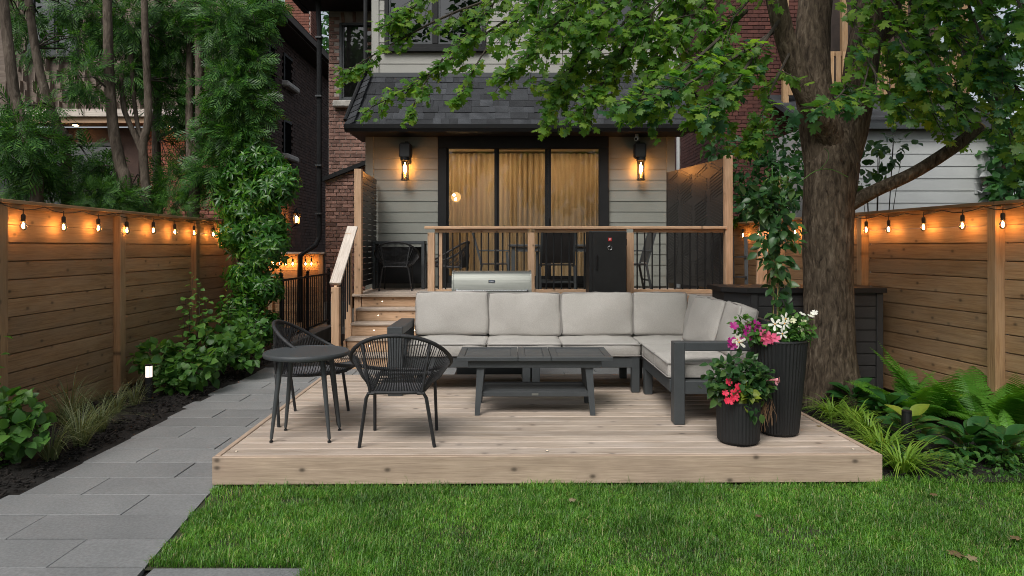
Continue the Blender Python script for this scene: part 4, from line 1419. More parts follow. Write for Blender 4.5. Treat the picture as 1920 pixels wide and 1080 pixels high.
# left arm
AZ = DZ + .64
fbox('arm', -1.155, -1.012, 6.31, 7.10, AZ - .075, AZ, .005)
fbox('leg', -1.15, -1.016, 6.315, 6.39, DZ, AZ - .076)
fbox('leg', -1.15, -1.016, 7.02, 7.09, DZ, AZ - .076)
fbox('arm_rail', -1.15, -1.016, 6.392, 7.018, DZ + .235, ZF)
# back frame
fbox('back_rail', -1.02, 2.05, SB - .03, SB + .02, DZ + .74, DZ + .79)
for x in (-1.0, -.25, .49, 1.23, 2.0):
    fbox('back_post', x - .02, x + .02, SB - .02, SB + .012, ZF, DZ + .738)
# return run (faces left)
RX0, RX1 = 1.245, 2.06
RYN = 5.36
fbox('seat_rail', RX0, RX0 + .05, RYN + .03, SF - .004, DZ + .235, ZF)
fbox('seat_rail', RX1 - .05, RX1, RYN + .03, SB - .08, DZ + .235, ZF)
fbox('seat_deck', RX0 + .052, RX1 - .052, RYN + .03, SF + .05, ZF - .03, ZF - .004)
fbox('leg', RX0 - .004, RX0 + .07, SF - .09, SF - .012, DZ, ZF - .002)
# near arm: a loop of flat bars standing across the end
fbox('leg', RX0 + .012, RX0 + .095, 5.285, 5.40, DZ, AZ, .005)
fbox('arm', RX0 + .096, 2.10, 5.285, 5.40, AZ - .068, AZ - .0005, .005)
fbox('leg', 2.02, 2.10, 5.287, 5.398, DZ, AZ - .07, .005)
fbox('arm_rail', RX0 + .096, 2.018, 5.30, 5.39, DZ + .235, ZF)
for y_ in (5.6, 6.2, 6.9):
    fbox('back_post', RX1 - .012, RX1 + .02, y_ - .02, y_ + .02, ZF, DZ + .738)
fbox('back_rail', RX1 - .03, RX1 + .02, 5.42, SB - .032, DZ + .74, DZ + .79)
# seat cushions
H = ZS - ZF
for k, (x0, x1) in enumerate(((-1.0, -.243), (-.238, .468), (.473, 1.225))):
    cu = cushion('seat_cushion', ((x0 + x1) / 2, (SF - .01 + SB - .1) / 2, ZF + H / 2), (x1 - x0, SB - .1 - SF + .02, H), sofa, puff=.012, seed=k, crown=(.3, .6, 1))
    piping(cu, ((x0 + x1) / 2, (SF - .01 + SB - .1) / 2, 0), x1 - x0 + .002, SB - .078 - SF, ZF + H - .014)
    piping(cu, ((x0 + x1) / 2, (SF - .01 + SB - .1) / 2, 0), x1 - x0 + .002, SB - .078 - SF, ZF + .014)
for k, (y0, y1) in enumerate(((5.405, 5.93), (5.935, 6.468), (6.473, 7.14))):
    x0 = RX0 - .012 if k < 2 else 1.235
    cu = cushion('seat_cushion', ((x0 + 1.96) / 2, (y0 + y1) / 2, ZF + H / 2), (1.96 - x0, y1 - y0, H), sofa, puff=.012, seed=10 + k, crown=(.6, .3, 1))
    piping(cu, ((x0 + 1.96) / 2, (y0 + y1) / 2, 0), 1.96 - x0 + .004, y1 - y0 + .002, ZF + H - .014)
    piping(cu, ((x0 + 1.96) / 2, (y0 + y1) / 2, 0), 1.96 - x0 + .004, y1 - y0 + .002, ZF + .014)
# back cushions of the long run
tilt = Matrix.Rotation(R(-9), 3, 'X')
for k, (x0, x1, dz) in enumerate(((-.985, -.245, .008), (-.235, .500, -.004), (.508, 1.235, 0), (1.243, 1.80, .003))):
    cx_, w = (x0 + x1) / 2, x1 - x0
    cc = Vector((cx_, 7.06, ZS + .215 + dz))
    cu = cushion('back_cushion', cc, (w, .17, .435), sofa, tilt @ Matrix.Rotation(R(random.uniform(-.8, .8)), 3, 'Y'), puff=.035, seed=20 + k, crown=(.3, 1, .35))
    piping(cu, cc, w - .001, .434, -.062, tilt, horizontal=False)
    piping(cu, cc, w - .001, .434, .062, tilt, horizontal=False)
# back cushions of the return run
for k, (yc, w, lean, tw, xo) in enumerate(((6.72, .58, 12, 4, 0), (6.30, .58, 17, 12, -.05), (5.80, .56, 14, -6, .03))):
    rm = Matrix.Rotation(R(90 + tw), 3, 'Z') @ Matrix.Rotation(R(lean), 3, 'X')
    rm = Matrix.Rotation(R(-90 + tw), 3, 'Z') @ Matrix.Rotation(R(-lean), 3, 'X')
    cc = Vector((1.87 + xo, yc, ZS + .205))
    cu = cushion('back_cushion', cc, (w, .17, .43), sofa, rm, puff=.035, seed=30 + k, crown=(.3, 1, .35))
    piping(cu, cc, w - .001, .43, -.062, rm, horizontal=False)
    piping(cu, cc, w - .001, .43, .062, rm, horizontal=False)

# ------------------------------------------------------------------ coffee table
ct = root('coffee_table', 'long charcoal slatted coffee table with lower shelf before the sofa', 'table', (.185, 5.85, DZ))
tx0, tx1, ty0, ty1, tz = -.45, .825, 5.56, 6.14, DZ + .48
for (a, b) in ((-.45, .048), (.052, .318), (.322, .825)):
    fr = obj('top_panel', MB().box(((a + b) / 2, ty0 + .03, tz - .016), (b - a, .06, .032), None, .003).box(((a + b) / 2, ty1 - .03, tz - .016), (b - a, .06, .032), None, .003)
             .box((a + .028, (ty0 + ty1) / 2, tz - .016), (.056, ty1 - ty0 - .121, .032), None, .003).box((b - .028, (ty0 + ty1) / 2, tz - .016), (.056, ty1 - ty0 - .121, .032), None, .003), m_metal_dark, ct)
    n = 6
    for k in range(n):
        yy = ty0 + .062 + (ty1 - ty0 - .124) * (k + .5) / n
        board('slat', (a + .057, yy, tz - .016), (b - .057, yy, tz - .016), (0, 1, 0), (ty1 - ty0 - .124) / n - .006, .024, m_metal_dark, fr, .003)
for (x0, x1, y0, y1) in ((-.36, .735, 5.60, 5.63), (-.36, .735, 6.07, 6.10), (-.36, -.33, 5.632, 6.068), (.705, .735, 5.632, 6.068)):
    obj('apron', MB().box(((x0 + x1) / 2, (y0 + y1) / 2, tz - .064), (x1 - x0, y1 - y0, .058), None, .003), m_metal_dark, ct)
for sx, xt, xb in ((-1, -.255, -.285), (1, .63, .662)):
    for yt, yb in ((5.66, 5.60), (6.02, 6.06)):
        s = MB()
        w0, w1 = .033, .020
        vs = [(xt + a * w0, yt + b * w0, tz - .036) for a, b in ((-1, -1), (1, -1), (1, 1), (-1, 1))] + [(xb + a * w1, yb + b * w1, DZ) for a, b in ((-1, -1), (1, -1), (1, 1), (-1, 1))]
        s.add(vs, [(0, 1, 2, 3), (7, 6, 5, 4), (0, 4, 5, 1), (1, 5, 6, 2), (2, 6, 7, 3), (3, 7, 4, 0)])
        obj('leg', s, m_metal_dark, ct)
shf = obj('shelf', MB().box((.188, 5.645, DZ + .165), (.885, .035, .04), None, .003).box((.188, 6.035, DZ + .165), (.885, .035, .04), None, .003), m_metal_dark, ct)
for k in range(6):
    yy = 5.70 + k * .057
    board('slat', (-.25, yy, DZ + .172), (.625, yy, DZ + .172), (0, 1, 0), .048, .02, m_metal_dark, shf, .003)
obj('nameplate', MB().box((.19, 5.626, DZ + .165), (.055, .004, .018)), m_steel, shf)

# ------------------------------------------------------------------ round side table
rt_ = root('round_table', 'round black metal table with four slim tapered legs on the deck', 'table', (-1.5, 4.98, DZ))
c = (-1.497, 4.98, DZ)
obj('table_top', MB().lathe([(.0001, .585), (.285, .585), (.300, .588), (.305, .597), (.305, .612), (.300, .620), (.290, .621), (.286, .618), (.0001, .618)], 56, c), m_metal_dark, rt_, smooth=True)
obj('frame_ring', MB().lathe([(.19, .565), (.20, .565), (.20, .586), (.19, .586)], 32, c), m_metal_dark, rt_)
for ax, ay in ((-.203, -.16), (.207, -.16), (-.206, .155), (.2, .155)):
    top = Vector(c) + Vector((ax * .72, ay * .78, .58)); bot = Vector(c) + Vector((ax, ay, .022))
    lg = obj('leg', MB().tube([top, bot], [.021, .0115], 12), m_metal_dark, rt_, smooth=True)
    obj('foot', MB().lathe([(.006, .012), (.006, .022)], 8, (bot.x, bot.y, DZ)).lathe([(.013, 0), (.014, .004), (.011, .012)], 10, (bot.x, bot.y, DZ)), m_black, lg)

# ------------------------------------------------------------------ rope chairs
def rope_chair(label, group):
    ch_ = root('rope_chair', label, 'chair', (0, 0, 0), 0, group)
    yb, zb, yf, zf = -.30, .78, .36, .435
    def hoop(t):
        s = math.sin(t)
        u = (s + 1) / 2
        x = .355 * math.cos(t) * (1 + .06 * s * -1)
        z = zb + (zf - zb) * u + .05 * math.sin(math.pi * u) * -1
        return Vector((x, yb + (yf - yb) * u, z))
    obj('hoop', MB().tube([hoop(2 * math.pi * k / 56) for k in range(56)], .0145, 9, closed=True), m_rope, ch_, smooth='all')
    base_b = lambda s: Vector((.175 * s, -.245, .385))
    side = lambda s, t: Vector(((.175 + .035 * t) * s, -.245 + .53 * t, .385 + .03 * t - .02 * math.sin(math.pi * t)))
    # base loop
    loop = [base_b(s) for s in (-1, -.5, 0, .5, 1)] + [side(1, t) for t in (.25, .5, .75, 1)] + [Vector((x, .285 + .03 * (1 - (x / .21) ** 2), .415)) for x in (.1, 0, -.1)] + [side(-1, t) for t in (1, .75, .5, .25)]
    obj('seat_frame', MB().tube(loop, .0125, 8, closed=True), m_rope, ch_, smooth='all')
    up = MB()
    for s in (-1, 1):
        tt = math.asin(-.78) if s > 0 else math.pi - math.asin(-.78)
        up.tube([hoop(tt), hoop(tt).lerp(base_b(s), .5) + Vector((0, -.02, 0)), base_b(s)], .011, 7)
    obj('back_frame', up, m_rope, ch_, smooth=True)
    # ropes
    rp_ = MB()
    n = 34
    for k in range(n):
        s = -1 + 2 * (k + .5) / n
        tt = -math.pi / 2 + s * .88
        a, b = hoop(tt), base_b(s * .98)
        m = a.lerp(b, .55) + Vector((0, -.025, 0))
        rp_.tube([a, m, b], .0036, 4, caps=False)
    for s in (-1, 1):
        for k in range(30):
            u = (k + .5) / 30
            tt = (-math.pi / 2 + .90 + u * 1.75)
            a = hoop(tt) if s > 0 else hoop(math.pi - tt)
            b = side(s, min(1, u * 1.0))
            m = a.lerp(b, .5) + Vector((0, 0, -.028))
            rp_.tube([a, m, b], .0034, 4, caps=False)
    obj('woven_back', rp_, m_rope, ch_, kind='stuff')
    sp = MB()
    for k in range(30):
        s = -1 + 2 * (k + .5) / 30
        a = base_b(s * .97)
        b = Vector((.205 * s, .285 + .03 * (1 - s * s), .415))
        f_ = hoop(math.pi / 2 - s * .62)
        sp.tube([a, a.lerp(b, .35) + Vector((0, 0, -.022)), a.lerp(b, .7) + Vector((0, 0, -.012)), b, f_], .0044, 4, caps=False)
    obj('woven_seat', sp, m_rope, ch_, kind='stuff')
    obj('seat_pad', MB().box((0, .02, .385), (.33, .44, .006), None, .002), m_seatweave, ch_)
    for s in (-1, 1):
        obj('leg', MB().tube([side(s, .0) + Vector((-.03 * s, 0, -.004)), side(s, 0) + Vector((.012 * s, .0, -.004)), Vector((.205 * s, -.236, .345)), Vector((.258 * s, -.205, .0))], .0125, 8), m_rope, ch_, smooth=True)
        obj('leg', MB().tube([side(s, .8), side(s, .82) + Vector((.02 * s, .0, -.03)), Vector((.232 * s, .24, .0))], .0125, 8), m_rope, ch_, smooth=True)
    return ch_
chair = rope_chair('black rope chair seen from behind, standing beside the round table', 'black rope chairs')
c2, c3 = copy_tree(chair), copy_tree(chair)
chair.location = (-.795, 4.90, DZ)
chair.rotation_euler = (0, 0, R(1))
c2.location = (-1.60, 5.50, DZ)
c2.rotation_euler = (0, 0, R(-86))
c2['label'] = 'black rope chair half hidden behind the round table at deck edge'
c3.location = (-1.86, 11.05, RZ)
c3.rotation_euler = (0, 0, R(3))
c3['label'] = 'black rope chair on the raised deck at the top of the steps'
c4 = copy_tree(chair)
c4.location = (-.98, 10.75, RZ)
c4.rotation_euler = (0, 0, R(78))
c4['label'] = 'black rope chair on the raised deck just behind the first railing post'

# ------------------------------------------------------------------ things on the raised deck
tb = root('side_table', 'dark grey frame table against the siding behind the rope chair', 'table', (-1.85, 11.45, RZ))
x0, x1, y0, y1, zz = (700 - CX) / F * 11.4, (797 - CX) / F * 11.4, 11.3, 11.62, RZ + .775
obj('table_top', MB().box(((x0 + x1) / 2, (y0 + y1) / 2, zz), (x1 - x0, y1 - y0, .05), None, .004), m_metal_dark, tb)
for x in (x0 + .025, x1 - .025):
    for y_ in (y0 + .025, y1 - .025):
        obj('leg', MB().box((x, y_, (RZ + zz - .026) / 2), (.05, .05, zz - .026 - RZ), None, .003), m_metal_dark, tb)
obj('back_panel', MB().box(((x0 + x1) / 2, y1 - .02, RZ + .39), (x1 - x0 - .11, .015, .62)), m_black, tb)

def sling_chair(name, label, loc, rz, group):
    s = root(name, label, 'chair', (0, 0, 0), 0, group)
    m = m_metal_dark
    for sg in (-1, 1):
        obj('leg', MB().beam((.26 * sg, .24, 0), (.26 * sg, .20, .62), .035, .03), m, s)
        obj('leg', MB().beam((.26 * sg, -.28, 0), (.26 * sg, -.20, .42), .035, .03), m, s)
        obj('arm', MB().beam((.26 * sg, -.25, .64), (.26 * sg, .24, .64), .05, .022, bev=.004), m, s)
        obj('back_post', MB().beam((.245 * sg, -.20, .40), (.245 * sg, -.36, .98), .032, .028), m, s)
    obj('stretcher', MB().beam((-.245, -.26, .18), (.245, -.26, .18), .025, .025).beam((-.245, .22, .18), (.245, .22, .18), .025, .025), m, s)
    obj('seat', MB().box((0, 0, .43), (.47, .46, .02), None, .005), m_screen, s)
    obj('backrest', MB().beam((0, -.215, .46), (0, -.358, .965), .46, .014, up=(1, 0, 0) and (0, 1, 0)), m_screen, s)
    s.location = loc
    s.rotation_euler = (0, 0, rz)
    return s
dt = root('dining_table', 'dark dining table on the raised deck behind the railing', 'table', (.55, 10.75, RZ))
obj('table_top', MB().box((.62, 10.95, RZ + .72), (1.35, .80, .035), None, .005), m_metal_dark, dt)
for x in (.02, 1.22):
    for y_ in (10.62, 11.28):
        obj('leg', MB().box((x, y_, RZ + .35), (.06, .06, .70), None, .004), m_metal_dark, dt)
obj('apron', MB().box((.62, 10.60, RZ + .66), (1.12, .025, .07)).box((.62, 11.30, RZ + .66), (1.12, .025, .07)), m_metal_dark, dt)
g = 'sling dining chairs'
sling_chair('dining_chair', 'dark sling dining chair seen from behind between railing and table', (.66, 10.38, RZ), R(4), g)
sling_chair('dining_chair', 'dark sling dining chair standing side-on at the left table end', (-.28, 10.92, RZ), R(-88), g)
sl2 = sling_chair('dining_chair', 'dark sling dining chair at the right table end near the patterned screen', (1.86, 10.75, RZ), R(92), g)

# ------------------------------------------------------------------ barbecue
gr = root('barbecue', 'stainless steel gas barbecue with blue badge behind the sofa', 'barbecue', (-.235, 7.85, 0))
gx0, gx1 = (849 - CX) / F * 7.75, (996 - CX) / F * 7.75
cx_ = (gx0 + gx1) / 2
w = gx1 - gx0
prof = [(7.60, 1.03), (7.605, 1.10), (7.625, 1.20), (7.65, 1.262), (7.68, 1.285), (7.73, 1.295), (7.92, 1.295), (8.02, 1.24), (8.05, 1.10), (8.05, 1.03)]
lid = obj('lid', MB().prism([(gx0 + .018, y_, z_) for y_, z_ in prof], (w - .036, 0, 0)), m_steel, gr, smooth=True)
for x in (gx0, gx1 - .017):
    obj('end_cap', MB().prism([(x, y_ + (.008 if y_ > 7.8 else -.008), z_ + (.008 if z_ > 1.2 else 0)) for y_, z_ in prof], (.017, 0, 0)), m_steel, lid)
obj('handle', MB().tube([(gx0 + .05, 7.555, 1.085), (gx1 - .05, 7.555, 1.085)], .011, 10), m_chrome, lid, smooth=True)
for x in (gx0 + .06, gx1 - .06):
    obj('handle_mount', MB().box((x, 7.59, 1.088), (.035, .075, .03), None, .006), m_chrome, lid)
bd = obj('badge', MB().box((cx_ + .0, 7.618, 1.185), (.072, .006, .032)), m_chrome, lid)
obj('badge_face', MB().box((cx_, 7.613, 1.187), (.064, .004, .020)), m_blue, lid)
mk = MB()
for k, h_ in enumerate((.008, .006, .008, .006, .007, .008, .006)):
    mk.box((cx_ - .022 + k * .0073, 7.6105, 1.187), (.003, .001, h_))
obj('badge_lettering', mk, m_wht, lid)
obj('firebox', MB().box((cx_, 7.84, .95), (w - .02, .44, .155), None, .01), m_steel, gr)
obj('control_panel', MB().box((cx_, 7.60, .93), (w - .03, .045, .11), None, .008), m_steel, gr)
for k in range(4):
    obj('knob', MB().tube([(cx_ - .3 + .2 * k, 7.575, .93), (cx_ - .3 + .2 * k, 7.545, .93)], .024, 12), m_black, gr)
obj('cabinet', MB().box((cx_, 7.84, .50), (w - .10, .42, .73), None, .01), m_metal_dark, gr)
obj('base_shelf', MB().box((cx_, 7.84, .115), (w - .04, .46, .04), None, .006), m_black, gr)
for s in (-1, 1):
    for y_ in (7.66, 8.02):
        obj('caster', MB().tube([(cx_ + s * (w / 2 - .09) - .012, y_, .045), (cx_ + s * (w / 2 - .09) + .012, y_, .045)], .045, 14), m_black, gr)
    obj('side_shelf', MB().box((cx_ + s * (w / 2 + .12), 7.84, .985), (.22, .40, .035), None, .006), m_metal_dark, gr) if False else None

# ------------------------------------------------------------------ smoker
smk = root('smoker', 'tall black cabinet smoker with red badge and round gauge at the railing', 'smoker', (1.32, 9.3, 0))
sY = 9.12
sx0, sx1 = (1105 - CX) / F * sY, (1175 - CX) / F * sY
zt = EYE + (HY - 433) / F * sY
obj('cabinet', MB().box(((sx0 + sx1) / 2, sY + .24, (zt + .12) / 2), (sx1 - sx0, .40, zt - .12), None, .008), m_smoker, smk)
dr = obj('door', MB().box(((sx0 + sx1) / 2 + .022, sY + .022, (zt + .55) / 2 - .008), (sx1 - sx0 - .046, .034, zt - .55), None, .006), m_smoker, smk)
X = (1143.5 - CX) / F * sY
Zb = EYE + (HY - 449) / F * sY
bdg = obj('badge', MB().box((X, sY + .002, Zb), (.046, .006, .046)), m_red, dr)
obj('badge_mark', MB().box((X, sY - .002, Zb - .004), (.020, .003, .006)).box((X, sY - .0025, Zb), (.006, .003, .024)).box((X, sY - .002, Zb + .012), (.026, .003, .004)), m_wht, dr)
Zg = EYE + (HY - 465) / F * sY
obj('gauge', MB().tube([(X, sY + .006, Zg), (X, sY - .008, Zg)], .026, 20), m_black, dr)
obj('gauge_ring', MB().tube([(X + .027 * math.cos(2 * math.pi * k / 24), sY - .007, Zg + .027 * math.sin(2 * math.pi * k / 24)) for k in range(24)], .0045, 6, closed=True), m_chrome, dr, smooth='all')
hx = (1119 - CX) / F * sY
hz = EYE + (HY - 492) / F * sY
obj('handle', MB().tube([(hx, sY + .01, hz + .10), (hx, sY - .03, hz + .09), (hx, sY - .03, hz - .09), (hx, sY + .01, hz - .10)], .009, 8), m_black, dr, smooth=True)
for z_ in (zt - .15, .75):
    obj('hinge', MB().box((sx1 - .004, sY + .035, z_), (.02, .05, .09), None, .004), m_black, smk)
for x in (sx0 + .04, sx1 - .04):
    for y_ in (sY + .08, sY + .40):
        obj('leg', MB().box((x, y_, .06), (.04, .04, .12)), m_black, smk)

# ------------------------------------------------------------------ storage shed by the maple
sd = root('storage_shed', 'low charcoal resin storage shed with overhanging lid behind the maple trunk', 'shed', (3.1, 7.5, 0))
hx0, hx1, hy0, hy1, hz = 2.30, 3.90, 7.20, 7.84, 1.12
obj('body', MB().prism([(hx0 + .22, hy0, 0), (hx1, hy0, 0), (hx1, hy1, 0), (hx0, hy1, 0), (hx0, hy0 + .2, 0)], (0, 0, hz - .03)), m_shed, sd)
lid_ = obj('lid', MB().prism([(hx0 + .16, hy0 - .05, hz - .03), (hx1 + .03, hy0 - .05, hz - .03), (hx1 + .03, hy1 + .03, hz - .03), (hx0 - .05, hy1 + .03, hz - .03), (hx0 - .05, hy0 + .16, hz - .03)], (0, 0, .05)), m_shedlid, sd)
for k in range(8):
    z_ = .08 + k * .125
    if z_ < 1.0:
        board('panel_board', (hx0 + .30, hy0 - .006, z_ + .05), (hx1 - .07, hy0 - .006, z_ + .05), (0, 0, 1), .113, .014, m_shed, sd, .004)
for x in (hx0 + .25, hx1 - .03):
    board('corner_trim', (x, hy0 - .012, .02), (x, hy0 - .012, hz - .034), (1, 0, 0), .07, .025, m_shed, sd, .005)

# timber and ladder leaning on the fence behind the deck end
pk = root('leaning_timber', 'cedar timber leaning against the right fence beside the railing end', 'timber', (3.35, 9.9, 0))
board('beam', (3.36, 9.35, .1), (3.60, 9.75, 1.86), (1, 0, 0), .14, .04, m_rail, pk, .003)
ld = root('step_ladder', 'folded dark step ladder leaning beside the cedar timber', 'ladder', (3.25, 9.9, 0))
for x in (3.16, 3.36):
    obj('side_rail', MB().beam((x, 9.75, 0), (x + .1, 10.1, 1.72), .05, .025), m_metal_dark, ld)
for k in range(5):
    t = .15 + .17 * k
    obj('step', MB().box((3.26 + .1 * t, 9.75 + .35 * t, 1.72 * t), (.19, .09, .025)), m_metal_dark, ld)

# ------------------------------------------------------------------ bollard lights
def bollard(label, p, h, lit):
    b_ = root('bollard_light', label, 'bollard light', p)
    obj('post', MB().lathe([(.034, 0), (.034, h - .125)], 16, p), m_black, b_, smooth=True)
    obj('diffuser', MB().lathe([(.032, h - .125), (.032, h - .012)], 16, p), m_bollard if lit else m_smoker, b_, smooth=True)
    rb2 = MB()
    for k in range(4):
        a = 2 * math.pi * (k + .5) / 4
        rb2.tube([Vector(p) + Vector((.034 * math.cos(a), .034 * math.sin(a), h - .126)), Vector(p) + Vector((.034 * math.cos(a), .034 * math.sin(a), h - .01))], .003, 4)
    obj('ribs', rb2, m_black, b_)
    obj('cap', MB().lathe([(.036, h - .012), (.036, h), (.0001, h + .001)], 16, p), m_black, b_, smooth=True)
p = P(279, 755, 6.88); p.z = .0
bollard('lit bollard lamp in the left bed beside the pale grasses', p, .385, True)
p = P(1700, 838, 5.3); p.z = 0
bollard('dark unlit bollard lamp among the hostas right of the deck', p, .30, False)

# ------------------------------------------------------------------ planters
def planter(label, c, rb_, rt2, h, nf):
    p_ = root('planter', label, 'planter', c)
    prof = [(rb_ * .86, 0), (rb_ * .88, .012), (rb_ * .985, .02), (rb_, .03)]
    for k in range(1, 9):
        t = k / 8
        prof.append((rb_ + (rt2 - rb_) * t, .03 + (h - .03) * t))
    obj('pot', MB().lathe(prof, nf * 6, c, .035, nf), m_planter, p_, smooth=True)
    obj('rim', MB().lathe([(rt2 * 1.02, h - .012), (rt2 * 1.035, h - .004), (rt2 * 1.02, h + .004), (rt2 * .93, h + .002), (rt2 * .92, h - .03)], 48, c), m_planter, p_, smooth=True)
    obj('potting_soil', MB().lathe([(.0001, h - .028), (rt2 * .93, h - .03)], 32, c), m_soil, p_)
    return p_
TP = Vector((1.975, 5.06, DZ))
SP = Vector((1.60, 4.83, DZ))
planter('tall tapered black ribbed planter with petunias at the sofa arm', TP, .138, .198, .695, 44)
planter('short round black ribbed planter with red flowers at the deck front', SP, .140, .148, .30, 36)
# ------------------------------------------------------------------ trees and plants
def limb(path, radii, n=40, steps=None, ridge=.06, seed=0, freq=5.0, flare=0):
    """a bark-covered limb along a smooth path"""
    pts = [Vector(p) for p in path]
    k = len(pts)
    steps = steps or k * 10
    P_, R_ = [], []
    for i in range(steps + 1):
        t = i / steps * (k - 1)
        a = min(int(t), k - 2)
        u = t - a
        p0, p1, p2, p3 = pts[max(a - 1, 0)], pts[a], pts[a + 1], pts[min(a + 2, k - 1)]
        q = .5 * ((2 * p1) + (p2 - p0) * u + (2 * p0 - 5 * p1 + 4 * p2 - p3) * u * u + (3 * p1 - p0 - 3 * p2 + p3) * u ** 3)
        P_.append(q)
        R_.append(radii[a] * (1 - u) + radii[a + 1] * u)
    mb = MB()
    mb.tube(P_, R_, n)
    vs = []
    for i, q in enumerate(P_):
        for j in range(n):
            v = Vector(mb.v[i * n + j])
            d = v - q
            a = 2 * math.pi * j / n
            s = Vector((math.cos(a) * freq, math.sin(a) * freq, q.z * 1.3 + seed * 5))
            r1 = 1 - abs(mnoise.noise(s)) * 2
            r2 = mnoise.noise(Vector((math.cos(a) * 1.2, math.sin(a) * 1.2, q.z * .9 + seed)))
            r3 = 1 - abs(mnoise.noise(Vector((math.cos(a) * freq * 2.3, math.sin(a) * freq * 2.3, q.z * 3.2 + seed)))) * 2
            vs.append(q + d * (1 + ridge * r1 + ridge * 1.2 * r2 + ridge * .5 * r3))
    mb.v = [tuple(v) for v in vs]
    return mb
def cr(pts, n):
    pts = [Vector(p) for p in pts]
    k = len(pts)
    out_ = []
    for i in range(n + 1):
        t = i / n * (k - 1)
        a = min(int(t), k - 2)
        u = t - a
        p0, p1, p2, p3 = pts[max(a - 1, 0)], pts[a], pts[a + 1], pts[min(a + 2, k - 1)]
        out_.append(.5 * ((2 * p1) + (p2 - p0) * u + (2 * p0 - 5 * p1 + 4 * p2 - p3) * u * u + (3 * p1 - p0 - 3 * p2 + p3) * u ** 3))
    return out_
def rv(s=1.0): return Vector((random.gauss(0, s), random.gauss(0, s), random.gauss(0, s)))

# ---- the big maple
TY = 6.8
mt = root('maple_tree', 'large maple with thick forked trunk and overhanging leafy boughs', 'tree', (3.16, TY, 0))
def TP_(px, py, Y=TY): return P(px, py, Y)
tr_path = [(3.20, TY, -.1), (3.18, TY, .12), TP_(1556, 660), TP_(1553, 520), TP_(1553, 400), TP_(1560, 310), TP_(1562, 245)]
trunk = obj('trunk', limb(tr_path, [.385, .285, .228, .216, .226, .24, .15], 110, 220, .05, 1, 9.0), m_bark, mt, smooth='all')
lim = [
    ([TP_(1545, 340), TP_(1534, 240, 6.85), TP_(1524, 150, 6.9), TP_(1524, 60, 6.95), TP_(1530, -80, 7.0), TP_(1500, -400, 7.2)], [.15, .175, .165, .155, .15, .12], 2),
    ([TP_(1572, 340), TP_(1592, 250), TP_(1608, 170, 6.78), TP_(1620, 90, 6.75), TP_(1640, 0, 6.7), TP_(1685, -160, 6.6), TP_(1760, -420, 6.5)], [.13, .16, .15, .142, .138, .125, .09], 3),
    ([TP_(1578, 315, 6.80), TP_(1555, 250, 6.68), TP_(1530, 205, 6.55), TP_(1500, 150, 6.5), TP_(1472, 70, 6.45), TP_(1452, -20, 6.4), TP_(1430, -150, 6.3)], [.10, .12, .115, .10, .09, .085, .06], 4),
    ([TP_(1625, 60, 6.8), TP_(1655, 60, 6.85), TP_(1672, 0, 6.9), TP_(1710, -120, 7.0)], [.10, .10, .095, .08], 5),
    ([TP_(1590, 385, 6.75), TP_(1640, 358, 6.6), TP_(1715, 323, 6.45), TP_(1790, 275, 6.35), TP_(1838, 236, 6.3)], [.075, .062, .055, .053, .046], 6),
]
for pth, rr, sd_ in lim:
    o = obj('limb', limb(pth, rr, 56, 90, .05, sd_, 6.5), m_bark, mt, smooth='all')
cut = obj('sawn_end', MB().tube([TP_(1836, 238, 6.302), TP_(1840, 234, 6.298)], .045, 16), m_bamboo, mt)

leaves = []        # (pos, dir, normal, size)
twigs = MB()
def bough(pts, n_tw, tw_len, per, size, r0=.02, droop=.25, thin=1.0, wid=.6):
    path = cr(pts, 24)
    twigs.tube(path[::2], [r0 * (1 - .8 * i / 12) + .002 for i in range(len(path[::2]))], 6)
    for k in range(n_tw):
        t = random.uniform(.12, 1.0) if k else 1.0
        i = min(int(t * 24), 23)
        a = path[i].lerp(path[i + 1], t * 24 - i) if i < 23 else path[24]
        d = (path[min(i + 2, 24)] - path[max(i - 2, 0)]).normalized()
        lat = rv(1); lat -= d * lat.dot(d); lat.normalize()
        dd = (d * random.uniform(.5, 1.0) + lat * random.uniform(.3, 1.0) * wid + Vector((0, 0, -droop))).normalized()
        L = tw_len * random.uniform(.7, 1.5) * (1.2 - .4 * t)
        np_ = per
        b = a + dd * L
        m = a.lerp(b, .5) + Vector((0, 0, .04 * L))
        twigs.tube([a, m, b], [.005, .0035, .002], 4, caps=False)
        for q in range(np_):
            u = (q + random.random()) / np_
            p = (a.lerp(m, u * 2) if u < .5 else m.lerp(b, u * 2 - 1))
            side = rv(1); side -= dd * side.dot(dd); side.normalize()
            ld_ = (dd * .55 + side * .75 + Vector((0, 0, -.35))).normalized()
            nn = Vector((random.gauss(0, .45), random.gauss(-.75, .4), .8))
            s = size * random.uniform(.5, 1.0)
            leaves.append((p + ld_ * s * .5, ld_, nn, s))
B = lambda *q: [P(*a) for a in q]
# boughs reaching left over the roof of the house
bough(B((1250, -120, 7.4), (1040, -40, 7.3), (860, 20, 7.2), (740, 80, 7.2), (660, 128, 7.2)), 30, .24, 9, .086, .020, .12)
bough(B((1100, -60, 7.3), (960, 30, 7.2), (842, 112, 7.1), (760, 168, 7.1), (698, 200, 7.1)), 26, .20, 8, .084, .016, .12)
bough(B((830, 110, 7.1), (800, 150, 7.05), (778, 190, 7.0), (770, 212, 7.0)), 10, .15, 8, .084, .008, .1)
bough(B((900, -120, 7.2), (830, -40, 7.2), (780, 10, 7.15), (745, 40, 7.1)), 22, .28, 9, .088, .012, .12)
bough(B((1000, -80, 7.0), (930, 0, 7.0), (890, 55, 6.9), (862, 85, 6.9)), 24, .28, 9, .086, .014, .12)
bough(B((940, 50, 6.9), (900, 110, 6.8), (876, 155, 6.8), (862, 180, 6.8)), 8, .14, 7, .084, .008, .1)
